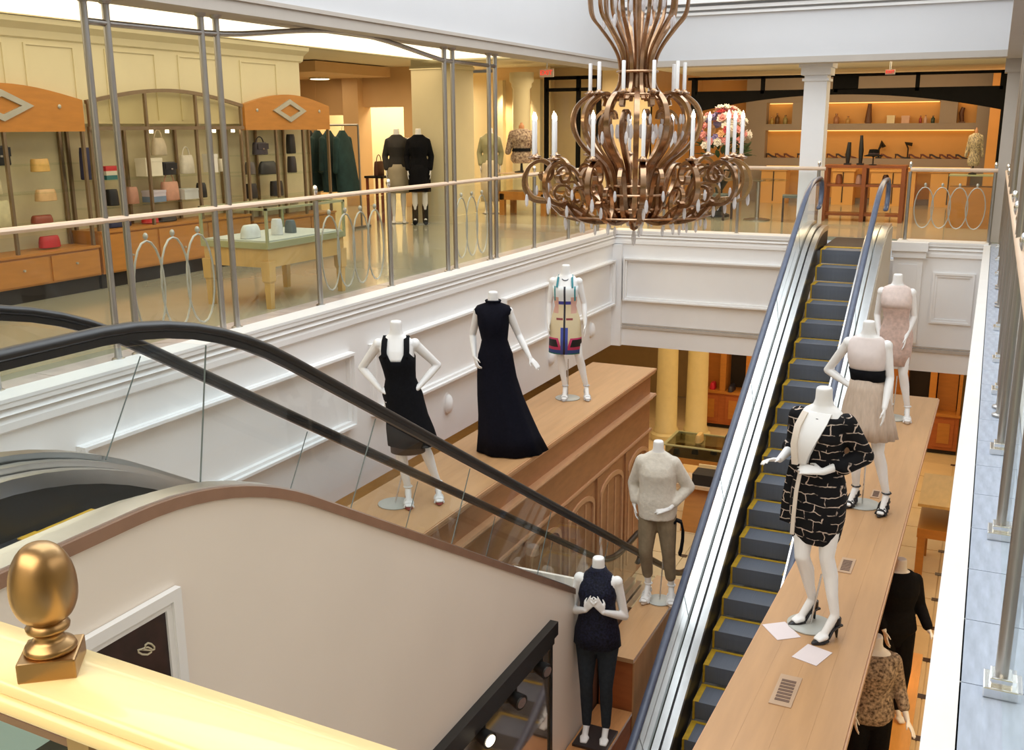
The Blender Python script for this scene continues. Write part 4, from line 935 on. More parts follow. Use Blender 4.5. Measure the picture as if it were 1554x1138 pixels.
tl_.build('jacket_tail', LN, jk, smooth=True)
strap(t, 'sash', pm('ivory_silk', (.8, .7, .6)), [(-.075, -.14, 1.17), (-.09, -.165, 1.0), (-.095, -.17, .85), (-.10, -.165, .70)], .013, .004)
PUMP = pm('black_patent', (.012, .011, .013), .2, var=.1)
pump(t, (-.02, .08, .17), (-.09, -.04, .03), PUMP); pump(t, (.19, -.07, .17), (.13, -.20, .03), PUMP)
baseplate(t, .0, .02, .155, (.03, .08, .36))

# --- 5: pale top, wide black belt, pleated skirt
BLUSH = pm('pale_blush_fabric', (.78, .68, .65), .7, var=.03, scale=20); PLEAT = pm('beige_pleats', (.60, .47, .37), .65, var=.08, scale=12, stretch=(6, 6, .2))
f = Fig(.02, -.02); t = thing('mannequin', (-.82, 8.95, -1.6), 'white headless mannequin in pale top, wide black belt and beige pleated skirt', 'mannequin', rz=R(-4), local=True)
f.body(t, {-1: ((-.35, .07, 1.20), (-.13, -.03, 1.10), (.85, -.2, -.4), (.2, .6, -.4), .4), 1: ((.185, .0, 1.20), (.185, -.17, .98), (-.0, -.15, -1), (-.8, 0, 0), .35)},
       {-1: ((-.04, -.06, .55), (-.03, .05, .165), (-.07, -.07, .03)), 1: ((.15, -.07, .55), (.24, -.02, .165), (.22, -.15, .03))})
tp = garment(t, 'top', BLUSH, [f.ring(z, .010, .010, n=28) for z in (1.545, 1.53)] + [f.ring(1.50, .016, .012, n=28)] + [f.ring(z, .012, .012, n=28) for z in (1.43, 1.36, 1.3, 1.25)])
MB().tube([(f.sx + .075 * math.cos(a), .0 - .10 * max(0, -math.sin(a)) + .05 * max(0, math.sin(a)), 1.55 - .11 * max(0, -math.sin(a))) for a in [2 * PI * k / 22 for k in range(22)]], .009, 6, closed=True).build('necklace', pm('pearl', (.75, .72, .70), .3), t, smooth=True)
garment(t, 'belt', BLK, [f.ring(z, .020, .020, n=28) for z in (1.27, 1.22, 1.17)], thick=.01)
garment(t, 'skirt', PLEAT, [pleat(.0, 0, 1.18, .138, .115, 96, .0, 16), pleat(.01, 0, 1.08, .165, .135, 96, .02, 16), pleat(.02, 0, .95, .20, .165, 96, .03, 16), pleat(.03, 0, .80, .225, .195, 96, .045, 16), pleat(.04, 0, .67, .245, .215, 96, .055, 16)])
pump(t, (-.03, .05, .165), (-.07, -.07, .03), PUMP, straps=4, nm='strappy_heel'); pump(t, (.24, -.02, .165), (.22, -.15, .03), PUMP, straps=4, nm='strappy_heel')
baseplate(t, .03, .08, .155, (.03, .09, .5))

# --- 6: blush dress at the far end
f = Fig(-.02, -.05); t = thing('mannequin', (-.81, 12.0, -1.6), 'white headless mannequin in dusty pink sheath dress, farthest on right counter', 'mannequin', rz=R(4), local=True)
f.body(t, {-1: ((-.24, .08, 1.20), (-.20, -.03, .98), (.1, -.2, -1), (.8, 0, 0), .35), 1: ((.15, .06, 1.20), (.085, -.10, 1.0), (-.1, -.3, -1), (-.8, 0, 0), .35)},
       {-1: ((-.06, -.05, .56), (-.02, .04, .155), (-.04, -.09, .03)), 1: ((.09, -.05, .56), (.17, -.01, .155), (.18, -.14, .03))})
garment(t, 'dress', pm('dusty_pink_lace', (.60, .43, .37), .75, var=.16, scale=22, bump=.3), [f.ring(1.50, .014, .012, n=28)] + [f.ring(z, .012, .012, n=28) for z in (1.43, 1.36, 1.27, 1.18, 1.10, 1.03)] + [pleat(-.02, 0, .95, .188, .135, 28, 0, 5), pleat(-.02, 0, .8, .18, .14, 28, 0, 5), pleat(-.02, 0, .65, .168, .135, 28, .01, 5)])
garment(t, 'bodice_yoke', pm('pale_pink_lace', (.76, .62, .57), .7, var=.08, scale=22), [f.ring(1.56, .006, .008, n=28), f.ring(1.53, .02, .014, n=28), f.ring(1.50, .020, .014, n=28), f.ring(1.43, .018, .018, n=28), f.ring(1.36, .017, .017, n=28), f.ring(1.31, .016, .016, n=28)])
TANSH = pm('tan_shoe', (.55, .42, .32), .45, var=.05)
pump(t, (-.02, .04, .155), (-.04, -.09, .03), TANSH, straps=2, upper=WSH); pump(t, (.17, -.01, .155), (.18, -.14, .03), TANSH, straps=2, upper=WSH)
baseplate(t, .02, .05, .155, (.03, .06, .5))

# --- 7: navy sleeveless top and jeans, hands raised to the chest
f = Fig(0, 0); t = thing('mannequin', (-2.585, 7.12, -3.295), 'white headless mannequin in sleeveless navy top and dark jeans, hands at chest', 'mannequin', rz=R(10), local=True, scale=.97)
f.body(t, {-1: ((-.225, .03, 1.16), (-.075, -.16, 1.27), (.45, -.25, .8), (.3, .6, 0), .15), 1: ((.225, .03, 1.16), (.075, -.16, 1.27), (-.45, -.25, .8), (-.3, .6, 0), .15)},
       {-1: ((-.085, -.02, .50), (-.085, .02, .10), (-.085, -.12, .012)), 1: ((.085, -.02, .50), (.085, .02, .10), (.085, -.12, .012))})
m = MB(); x_, y_ = f.sh(.95)
m.loft([f.ring(z, .012, .012) for z in (.865, .90, .97, 1.04, 1.10)]); m.ell((0, .0, .875), (.075, .085, .06))
for s_ in (-1, 1):
    H0, kn, an = Vector((s_ * .090, .005, .93)), Vector((s_ * .085, -.02, .50)), Vector((s_ * .085, .02, .115))
    m.cap(H0, H0 + (kn - H0) * .4, .104, .084); m.cap(H0 + (kn - H0) * .4, kn, .084, .058); cf = kn + (an - kn) * .4 + Vector((0, .016, 0)); m.cap(kn, cf, .058, .056); m.cap(cf, an, .056, .040)
fuse(m, 'jeans', pm('dark_denim', (.030, .038, .050), .8, var=.15, scale=30, spec=.15), t, .009)
tp = garment(t, 'top', pm('navy_sequin_lace', (.009, .011, .028), .6, var=.8, scale=60, bump=.6, spec=.25), [f.ring(1.60, .008, .008, n=28), f.ring(1.565, .012, .012, n=28), f.ring(1.53, .0, .012, n=28), f.ring(1.49, -.012, .012, n=28), f.ring(1.43, .0, .016, n=28)] + [f.ring(z, .014, .014, n=28) for z in (1.36, 1.27)] + [pleat(0, 0, 1.15, .16, .125, 28, .01, 6), pleat(0, 0, 1.02, .19, .15, 28, .02, 6), pleat(0, 0, .90, .20, .155, 28, .03, 6)])
MB().obox((0, -.02, -.002), (.30, .34, .024), R(-10)).build('base_plate', pm('dark_base_plate', (.03, .02, .018), .3), t, bevel=.004)

# --- 8: cream sweater and khaki trousers
f = Fig(-.02, -.03); t = thing('mannequin', (-2.585, 8.80, -2.80), 'white headless mannequin in cream sweater and khaki cropped trousers, hand on hip', 'mannequin', rz=R(12), local=True, scale=.97)
AR = {-1: ((-.27, .10, 1.20), (-.25, .02, 1.0), (.2, -.3, -1), (.8, 0, 0), .5), 1: ((.27, .08, 1.20), (.11, -.12, 1.04), (-.9, -.25, -.15), (0, .6, -.5), .4)}
f.body(t, AR, {-1: ((-.12, -.06, .55), (-.09, .02, .16), (-.12, -.11, .03)), 1: ((.10, -.02, .56), (.14, .02, .16), (.15, -.11, .03))})
m = MB(); m.loft([f.ring(z, .012, .012) for z in (.86, .90, .97, 1.04, 1.10)])
for s_, kn, an in ((-1, Vector((-.12, -.06, .55)), Vector((-.10, .0, .29))), (1, Vector((.10, -.02, .56)), Vector((.128, .01, .27)))):
    x, y = f.sh(.95); H0 = Vector((x + s_ * .085, y + .005, .93)); m.cap(H0, H0 + (kn - H0) * .4, .105, .095); m.cap(H0 + (kn - H0) * .4, kn, .095, .072); m.cap(kn, an, .072, .055)
fuse(m, 'trousers', pm('khaki_twill', (.24, .18, .11), .8, var=.14, scale=14, bump=.3), t, .009)
SWT = pm('cream_knit', (.72, .66, .57), .9, var=.06, scale=30, bump=.5)
m = MB(); m.loft([f.ring(1.575, .004, .004), f.ring(1.535, .018, .016), f.ring(1.49, .018, .02), f.ring(1.43, .02, .03), f.ring(1.36, .03, .03), f.ring(1.27, .045, .04), f.ring(1.18, .06, .05), f.ring(1.08, .05, .045), f.ring(.98, .022, .032), f.ring(.90, .055, .045)])
for s_, (el, wr) in ((-1, (AR[-1][0], Vector(AR[-1][1]) + Vector((0, .01, .05)))), (1, (AR[1][0], Vector(AR[1][0]) * .25 + Vector(AR[1][1]) * .75))):
    x, y = f.sh(1.49); S0 = Vector((x + s_ * .150, y, 1.46)); m.ell(S0, (.070, .07, .07)); m.cap(S0, el, .074, .062); m.cap(el, wr, .062, .045)
fuse(m, 'sweater', SWT, t, .010)
pump(t, (-.09, .02, .16), (-.12, -.11, .03), TANSH, straps=4, upper=WSH, nm='strappy_heel'); pump(t, (.14, .02, .16), (.15, -.11, .03), TANSH, straps=4, upper=WSH, nm='strappy_heel')
baseplate(t, .03, .0, .13, (.05, .02, .5))
MB().tube([(.145, -.03, .86), (.17, -.03, .89), (.215, -.02, .87), (.235, -.01, .78), (.235, -.01, .68), (.225, -.01, .58), (.21, -.01, .52)], 1, prof=[(-.032, -.012), (.032, -.012), (.032, .012), (-.032, .012)]).build('belt_loop', BLK, t, smooth=True, label='black strap hanging in a loop from the hip')

# ================================================================== LEFT GALLERY SHOP
SX = -8.72
def header(par, y0, y1, zb=1.68, ze=2.0, zm=2.14):
    n = 14; pts = [(y0, zb), (y1, zb)] + [(y1 + (y0 - y1) * i / n, ze + (zm - ze) * math.sin(PI * i / n)) for i in range(n + 1)]
    h = MB().prism(pts, 'x', SX - .075, SX).build('arched_header', WOODO, par)
    yc = (y0 + y1) / 2; z = (zb + zm) / 2 + .02
    o = [(yc - .36, z), (yc, z + .15), (yc + .36, z), (yc, z - .15)]; i_ = [(yc - .22, z), (yc, z + .085), (yc + .22, z), (yc, z - .085)]
    m = MB()
    for k in range(4):
        A, B, C_, D = o[k], o[(k + 1) % 4], i_[(k + 1) % 4], i_[k]
        m.hexa([(SX, *A), (SX, *B), (SX, *C_), (SX, *D), (SX + .022, *A), (SX + .022, *B), (SX + .022, *C_), (SX + .022, *D)])
    m.build('diamond_emblem', EMBLEM, h)
    for q in (-.68, .68): MB().ell((SX + .005, yc + q, z), (.012, .022, .022), 8, 6).build('rosette', EMBLEM, h)
def shelf_unit(label, y0, y1, shelves, head, base, nb=2):
    t = thing('display_shelf', (SX, (y0 + y1) / 2, 0), label, 'shelf')
    zt = 1.7
    for y in [y0 + .03 + (y1 - y0 - .06) * k / nb for k in range(nb + 1)]:
        for x in (SX - .02, SX - .36): MB().box(x - .016, x + .016, y - .016, y + .016, base, 1.98 if (not head and 0) else zt).build('upright', SHELFM, t)
    for z in shelves: MB().box(SX - .37, SX - .02, y0 + .02, y1 - .02, z - .012, z).build('glass_shelf', SGLASS, t)
    MB().box(SX - .40, SX - .39, y0, y1, base, 1.72).build('back_panel', pm('shelf_back_panel', (.66, .58, .36), .6, var=.03), t)
    if head: header(t, y0, y1)
    else:
        n = 18
        A = [(y1 + (y0 - y1) * i / n, 1.98 + .15 * math.sin(PI * i / n)) for i in range(n + 1)]
        MB().tube([(SX, y, z) for y, z in A], 1, prof=[(-.02, -.02), (.02, -.02), (.02, .02), (-.02, .02)]).build('arched_bar', SHELFM, t)
        MB().box(SX - .02, SX + .02, y0, y1, 1.69, 1.73).build('cross_bar', SHELFM, t)
        for k in range(nb + 1):
            y = y0 + .03 + (y1 - y0 - .06) * k / nb; z = 1.98 + .15 * math.sin(PI * (y - y0) / (y1 - y0)); MB().box(SX - .016, SX + .016, y - .016, y + .016, 1.7, z).build('upright', SHELFM, t)
        MB().prism([(y0, 1.73), (y1, 1.73)] + A, 'x', SX - .03, SX - .022).build('smoked_glass', glass('smoked_glass', (.95, .935, .88), .6), t)
        for y in (y0 + .15, y0 + .95, y0 + 1.2, y0 + 2.0, y0 + 2.35): MB().cyl((SX - .05, y, 1.69), (SX - .05, y, 1.655), .022, n=10).build('shelf_lamp', LAMP, t)
    m = MB().box(SX - .40, SX + .02, y0, y1, .16, base); m.build('base_cabinet', WOODO, t)
    MB().box(SX - .40, SX + .04, y0 - .005, y1 + .005, base, base + .025).build('base_top', WOODO, t)
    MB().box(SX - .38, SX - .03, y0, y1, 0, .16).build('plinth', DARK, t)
    k = 3
    for q in range(k):
        a, b = y0 + (y1 - y0) * q / k + .02, y0 + (y1 - y0) * (q + 1) / k - .02
        dr = MB().box(SX + .015, SX + .035, a, b, .18, base - .02).build('drawer', WOODO, t); MB().cyl((SX + .03, (a + b) / 2, .33), (SX + .055, (a + b) / 2, .33), .012, n=8).build('knob', EMBLEM, dr)
    return t
shelf_unit('wooden shelf bay with arched header and diamond emblem cut by the left edge', 6.05, 8.02, (1.36, 1.08, .76), True, .46)
shelf_unit('open bronze framed shelf bay with arched smoked glass top between two wooden headers', 8.06, 10.55, (1.16, .86), False, .60, 3)
shelf_unit('shelf bay with complete arched wooden header and diamond emblem', 10.6, 12.45, (1.36, 1.10, .80), True, .50, 3)

def hbag(y, z, w_, h, col, label, d=.12, handle=True, flap=False, x=SX - .18, soft=.35, cat='handbag', name='handbag'):
    t = thing(name, (x, y, z), label, cat)
    mt = pm('leather_%02d%02d%02d' % tuple(int(c * 99) for c in col), col, .45, var=.10, scale=14)
    rings = [ering(0, 0, zz * h, a * d / 2, b * w_ / 2, 16, 3.2) for zz, a, b in ((0, .9, .92), (.03, 1, 1), (.5, .95, .97), (.85, .6 + .3 * (1 - soft), .85 + .1 * (1 - soft)), (1, .25 + .5 * (1 - soft), .72 + .2 * (1 - soft)))]
    MB().loft([[(p[0] + x, p[1] + y, p[2] + z) for p in r] for r in rings]).build('body', mt, t, smooth=True)
    if handle: MB().tube([(x, y - w_ * .3 * math.cos(a), z + h * .9 + h * .55 * math.sin(a)) for a in [PI * k / 10 for k in range(11)]], .008, 6).build('handle', mt, t, smooth=True)
    if flap: MB().box(x + d * .42, x + d * .52, y - w_ * .42, y + w_ * .42, z + h * .45, z + h * .92).build('flap', mt, t); MB().box(x + d * .52, x + d * .56, y - .015, y + .015, z + h * .42, z + h * .52).build('clasp', CHROME, t)
    return t
def carton(y, z, w_, h, cols, label, x=SX - .18, d=.16, name='gift_box', cat='box'):
    t = thing(name, (x, y, z), label, cat); n = len(cols)
    for k, c in enumerate(cols):
        mt = pm('carton_%02d%02d%02d' % tuple(int(q * 99) for q in c), c, .55, var=.04); nm = 'body' if n == 1 or k == 0 else 'band'
        MB().box(x - d / 2, x + d / 2, y - w_ / 2, y + w_ / 2, z + h * k / n, z + h * (k + 1) / n).build(nm, mt, t)
    MB().box(x - d / 2 - .004, x + d / 2 + .004, y - w_ / 2 - .004, y + w_ / 2 + .004, z + h * .82, z + h + .004).build('lid', pm('carton_%02d%02d%02d' % tuple(int(q * 99) for q in cols[-1]), cols[-1], .55, var=.04), t)
    return t
K = (.012, .012, .014); CRM = (.72, .64, .40); TAN = (.62, .36, .14); WHT = (.78, .74, .66)
hbag(7.06, 1.36, .27, .19, K, 'black flap handbag on the upper shelf at far left', flap=True, handle=False, soft=.1)
hbag(6.72, 1.36, .26, .12, WHT, 'white folded clutch beside the black flap handbag', handle=False)
hbag(6.88, 1.08, .36, .24, CRM, 'cream slouchy hobo bag on the middle shelf at far left', soft=.8)
hbag(6.95, .76, .38, .26, (.66, .60, .36), 'large pale cream bag below the slouchy hobo bag', handle=False, soft=.4)
hbag(7.55, 1.28, .20, .13, (.70, .42, .12), 'small golden tan box bag on the shelf under the left header', handle=False, soft=.1)
hbag(7.58, .98, .24, .12, (.66, .42, .20), 'tan pouch on the shelf below the golden box bag', handle=False)
hbag(7.50, .76, .24, .08, (.26, .06, .03), 'dark rust clutch under the tan pouch, above the handrail', handle=False)
hbag(7.56, .50, .24, .12, (.50, .02, .02), 'bright red purse low on the left shelf, just below the handrail', handle=False)
hbag(8.19, 1.17, .22, .34, (.03, .03, .09), 'tall navy bag half hidden by the steel posts', soft=.1, handle=False)
carton(8.47, 1.16, .26, .14, [(.03, .14, .14), (.60, .55, .42), (.55, .04, .04)], 'red, cream and green striped box beside the steel posts')
hbag(8.46, .87, .14, .18, K, 'small upright black bag on the lower shelf beside the posts', handle=False, soft=.1)
hbag(8.76, .87, .14, .19, (.50, .25, .17), 'small rosy brown bag on the lower shelf of the bronze bay', handle=False, soft=.2)
carton(9.06, 1.17, .26, .20, [(.76, .70, .54)], 'cream carton on the upper glass shelf of the bronze bay')
hbag(9.36, 1.17, .22, .15, (.02, .018, .018), 'small black box clutch beside the cream carton', handle=False, soft=.05, flap=True)
hbag(9.24, 1.40, .20, .20, (.55, .46, .32), 'beige drawstring bag hanging above the cream carton', soft=.8)
hbag(9.36, .87, .26, .22, (.62, .32, .22), 'salmon pink tote bag on the lower shelf of the bronze bay', soft=.15)
carton(9.10, .87, .22, .13, [(.18, .25, .36), (.60, .55, .62)], 'lilac and blue box stack beside the salmon tote')
carton(9.64, .87, .24, .12, [(.62, .64, .62)], 'pale grey box right of the salmon tote')
hbag(9.68, 1.17, .20, .22, (.70, .64, .52), 'pale ivory bag on the upper shelf behind the second pair of posts')
carton(10.10, 1.17, .09, .22, [(.78, .74, .66)], 'tall white carton at the right end of the bronze bay')
hbag(9.90, .87, .12, .18, K, 'small black bag beside the pale grey box', handle=False)
hbag(9.0, .63, .22, .10, (.55, .03, .03), 'red wallet on the low cabinet of the bronze bay', handle=False)
hbag(8.52, .63, .34, .11, (.02, .025, .07), 'flat navy clutch on the low cabinet beside the posts', handle=False)
hbag(9.28, .63, .26, .09, (.04, .035, .03), 'flat dark clutch next to the red wallet', handle=False)
hbag(11.08, 1.36, .26, .16, (.05, .04, .05), 'dark bag with pale trim on the top shelf under the complete header', flap=True, soft=.2)
hbag(10.85, 1.11, .14, .16, (.12, .10, .09), 'slim charcoal bag on the middle shelf under the complete header', handle=False)
hbag(11.22, 1.10, .36, .17, (.03, .027, .025), 'wide black slouchy bag on the middle shelf under the complete header', soft=.9, handle=False)
hbag(10.85, .80, .18, .19, (.025, .02, .02), 'black bucket bag on the bottom shelf under the complete header', soft=.2, handle=False)
hbag(11.38, .80, .22, .20, (.03, .018, .018), 'dark square bag right of the black bucket bag', soft=.05, handle=False)
hbag(11.75, 1.36, .12, .26, (.03, .028, .03), 'narrow black bag at the right end of the top shelf', soft=.2, handle=False)
hbag(11.75, 1.10, .12, .22, (.05, .04, .04), 'narrow dark bag at the right end of the middle shelf', soft=.2, handle=False)
hbag(10.28, 1.17, .10, .16, (.66, .6, .46), 'tiny cream bag at the corner of the bronze bay', handle=False)

# vitrine table
vt = thing('vitrine_table', (-6.6, 8.4, 0), 'wooden display table with a greenish glass case on the left gallery', 'table')
vx0, vx1, vy0, vy1 = -7.0, -6.18, 7.72, 9.02
TW = pm('honey_table_wood', (.60, .38, .13), .35, var=.08, scale=4, stretch=(4, 1, 1)); OLV = pm('olive_case_frame', (.42, .42, .22), .35, .3, var=.05)
for x in (vx0 + .05, vx1 - .05):
    for y in (vy0 + .05, vy1 - .05): MB().loft([[(x + a * w_, y + b * w_, z) for a, b in ((-1, -1), (1, -1), (1, 1), (-1, 1))] for z, w_ in ((0, .028), (.25, .034), (.27, .046), (.46, .05))]).build('leg', TW, vt)
MB().box(vx0 + .02, vx1 - .02, vy0 + .02, vy1 - .02, .40, .58).build('apron', TW, vt); MB().box(vx0, vx1, vy0, vy1, .58, .64).build('table_top', OLV, vt)
MB().box(vx0 + .03, vx1 - .03, vy0 + .03, vy1 - .03, .64, .655).build('display_pad', pm('pale_display_pad', (.62, .62, .56), .7, var=.03), vt)
m = MB()
for x in (vx0 + .012, vx1 - .012):
    for y in (vy0 + .012, vy1 - .012): m.box(x - .012, x + .012, y - .012, y + .012, .64, .96)
for z in (.945,):
    m.box(vx0, vx0 + .024, vy0, vy1, z, z + .022).box(vx1 - .024, vx1, vy0, vy1, z, z + .022).box(vx0, vx1, vy0, vy0 + .024, z, z + .022).box(vx0, vx1, vy1 - .024, vy1, z, z + .022)
m.build('case_frame', OLV, vt)
for q in ((vx0 + .008, vx0 + .016, vy0 + .02, vy1 - .02), (vx1 - .016, vx1 - .008, vy0 + .02, vy1 - .02), (vx0 + .02, vx1 - .02, vy0 + .008, vy0 + .016), (vx0 + .02, vx1 - .02, vy1 - .016, vy1 - .008)): MB().box(*q, .65, .945).build('glass_side', SGLASS, vt)
MB().box(vx0 + .02, vx1 - .02, vy0 + .02, vy1 - .02, .955, .962).build('glass_lid', GLASS, vt)
hbag(7.93, .656, .24, .13, (.80, .78, .74), 'white scarf bundle in the glass case', handle=False, x=-6.55, soft=.8, name='folded_scarf', cat='scarf')
hbag(8.28, .656, .09, .16, (.80, .78, .76), 'small white stand in the glass case', handle=False, x=-6.5, soft=.2, name='jewellery_bust', cat='stand')
hbag(8.50, .656, .09, .13, (.12, .14, .14), 'small dark grey stand in the glass case', handle=False, x=-6.5, soft=.4, name='jewellery_bust', cat='stand')

# ------------------------------------------------------------------ figures and clothes on the upper gallery
def simple_fig(loc, rz, label, top, skirt, hem, shoes=None, sleeve=True, scale=1.0, topz=1.58):
    f_ = Fig(); t = thing('mannequin', loc, label, 'mannequin', rz=rz, local=True, scale=scale)
    arms = {-1: ((-.22, .05, 1.20), (-.20, -.04, .96), (0, -.1, -1), (.8, 0, 0), .3), 1: ((.22, .05, 1.20), (.20, -.04, .96), (0, -.1, -1), (-.8, 0, 0), .3)}
    f_.body(t, arms, {-1: ((-.09, -.03, .54), (-.09, .02, .12), (-.10, -.12, .02)), 1: ((.09, -.03, .54), (.09, .02, .12), (.10, -.12, .02))})
    m_ = MB(); m_.loft([f_.ring(z, .02, .02) for z in (topz, 1.53, 1.49, 1.43, 1.36, 1.27, 1.18, 1.08, 1.0)])
    if sleeve:
        for s_ in (-1, 1):
            S0 = Vector((s_ * .15, 0, 1.46)); el, wr = Vector(arms[s_][0]), Vector(arms[s_][1]); m_.ell(S0, (.066, .066, .066)); m_.cap(S0, el, .066, .056); m_.cap(el, wr + Vector((0, 0, .03)), .056, .046)
    fuse(m_, 'top', top, t, .012)
    garment(t, 'skirt', skirt, [pleat(0, 0, 1.06, .17, .13, 28, 0, 5), pleat(0, 0, .95, .195, .145, 28, 0, 5), pleat(0, 0, (hem + .95) / 2, .20, .16, 28, .01, 7), pleat(0, 0, hem, .20, .17, 28, .02, 7)])
    if shoes:
        for s_ in (-1, 1): MB().cap((s_ * .09, .02, .05), (s_ * .09, .02, .34), .050, .056).cap((s_ * .09, .02, .045), (s_ * .10, -.12, .04), .045, .04).build('boot', shoes, t, smooth=True)
    baseplate(t, 0, .05, .17)
    return t
simple_fig((-9.30, 15.95, 0), R(30), 'mannequin in long black dress and black boots before the cream pillar', BLK, BLK, .58, BLK)
simple_fig((-9.78, 16.0, 0), R(30), 'mannequin in charcoal top and pale grey skirt left of the black dress', pm('charcoal_knit', (.03, .026, .024), .8, var=.1), pm('pale_grey_skirt', (.40, .34, .24), .7, var=.06), .55)
t = simple_fig((-9.14, 18.5, 0), R(25), 'white mannequin in sage top half hidden behind the third pair of posts', pm('sage_cloth', (.36, .36, .22), .8, var=.06), pm('ivory_skirt', (.74, .66, .50), .7, var=.04), .25)
# bust form with floral jacket on a cabinet
def bust(loc, rz, label, mat, belt=None, sc=1.0):
    t = thing('dress_form', loc, label, 'dress form', rz=rz, local=True, scale=sc)
    f_ = Fig(); z0 = .72
    rings = [[(p[0] * 1.15, p[1] * 1.15, p[2] - z0) for p in f_.ring(z, .02, .02)] for z in (.90, .97, 1.04, 1.11, 1.18, 1.27, 1.36, 1.43, 1.49, 1.535, 1.565)]
    m_ = MB().loft(rings)
    for s_ in (-1, 1): m_.cap((s_ * .18, 0, 1.46 - z0), (s_ * .27, .02, 1.12 - z0), .075, .06)
    fuse(m_, 'jacket', mat, t, .012)
    MB().lathe([(.055, 1.56 - z0), (.055, 1.62 - z0), (.03, 1.65 - z0), (.02, 1.68 - z0)], (0, 0, 0), 14).build('neck_cap', WOODF, t, smooth=True)
    if belt: MB().loft([[(p[0] * 1.18, p[1] * 1.18, p[2] - z0) for p in f_.ring(z, .03, .03)] for z in (1.13, 1.19)]).build('belt', belt, t, smooth=True)
    MB().lathe([(.14, 0), (.14, .02), (.03, .04), (.02, .2)], (0, 0, 0), 18).build('stand', BLACK, t, smooth=True)
    return t
FLOR = pm('brown_floral_print', (.10, .05, .04), .7, scale=26, col2=(.50, .40, .30), detail=2); GEO = pm('gold_ivory_print', (.66, .50, .26), .6, scale=30, col2=(.10, .08, .06), detail=2)
glc = thing('glass_cabinet', (-8.0, 18.6, 0), 'low glass topped wooden cabinet in the far left corner of the gallery', 'cabinet')
cx0, cx1, cy0, cy1 = -8.86, -6.95, 18.3, 18.9
for x in (cx0 + .06, (cx0 + cx1) / 2, cx1 - .06):
    for y in (cy0 + .05, cy1 - .05): MB().box(x - .05, x + .05, y - .05, y + .05, 0, .42).build('leg', WOODO, glc)
MB().box(cx0, cx1, cy0, cy1, .30, .46).build('apron', WOODO, glc); MB().box(cx0 + .01, cx1 - .01, cy0 + .01, cy1 - .01, .46, .80).build('glass_case', SGLASS, glc); MB().box(cx0 - .02, cx1 + .02, cy0 - .02, cy1 + .02, .80, .82).build('case_top', RAILW, glc)
bust((-8.50, 18.6, .822), R(25), 'dress form in brown floral jacket with dark belt on the glass cabinet', FLOR, BLK)
# hanging clothes rack in the deep gallery
gr_ = thing('clothes_rack', (-10.6, 15.2, 0), 'clothes rack behind the right hand shelf bay', 'clothes rack')
for x in (-11.28, -9.93): MB().cyl((x, 15.0, 0), (x, 15.0, 1.75), .018, n=8).build('post', STEEL, gr_)
MB().cyl((-11.28, 15.0, 1.75), (-9.93, 15.0, 1.75), .018, n=8).build('rail', STEEL, gr_)
MB().obox((-11.28, 15.0, .02), (.06, .5, .04)).obox((-9.93, 15.0, .02), (.06, .5, .04)).build('foot', STEEL, gr_)
for k, (x, c, lab) in enumerate(((-11.14, (.10, .012, .03), 'burgundy coat hanging at the left end of the rack'), (-10.96, (.02, .02, .02), 'black coat hanging in the rack beside the burgundy one'), (-10.78, (.012, .035, .032), 'dark green coat hanging in the middle of the rack'), (-10.55, (.010, .035, .036), 'deep teal cape hanging at the right of the rack'), (-10.26, (.012, .042, .042), 'flared teal cape hanging outermost on the rack'))):
    t = thing('hanging_coat', (x, 15.0, .55), lab, 'coat'); mt = pm('coat_cloth_%d' % k, c, .85, var=.2)
    wd = .085 + (.05 if k > 2 else 0)
    MB().loft([ering(x + dx * (1 if k > 2 else 0), 15.0, z, b, a, 16) for z, a, b, dx in ((.62, .30, wd, .10), (.9, .27, wd * .95, .06), (1.3, .25, wd * .8, .02), (1.52, .21, .06, 0), (1.60, .12, .05, 0), (1.66, .05, .04, 0))]).build('body', mt, t, smooth=True)
    for s_ in (-1, 1): MB().cap((x, 15.0 + s_ * .18, 1.50), (x + .02, 15.0 + s_ * .27, .98), .06, .05).build('sleeve', mt, t, smooth=True)
    MB().tube([(x, 15.0, 1.66), (x, 15.0, 1.71), (x, 15.024, 1.74), (x, 15.028, 1.765)], .005, 6).build('hanger_hook', CHROME, t)
# small side table and dark goods near the grey skirt mannequin
sd_ = thing('side_table', (-10.3, 16.2, 0), 'slim dark side table left of the grey skirt mannequin', 'table')
MB().box(-10.5, -10.1, 16.0, 16.4, .80, .84).build('table_top', BLACK, sd_)
for x in (-10.46, -10.14):
    for y in (16.04, 16.36): MB().box(x - .02, x + .02, y - .02, y + .02, 0, .80).build('leg', pm('rosewood_leg', (.25, .06, .03), .4, var=.1), sd_)
hbag(16.2, .84, .26, .26, (.10, .035, .02), 'brown leather bag on the slim dark side table', x=-10.3)
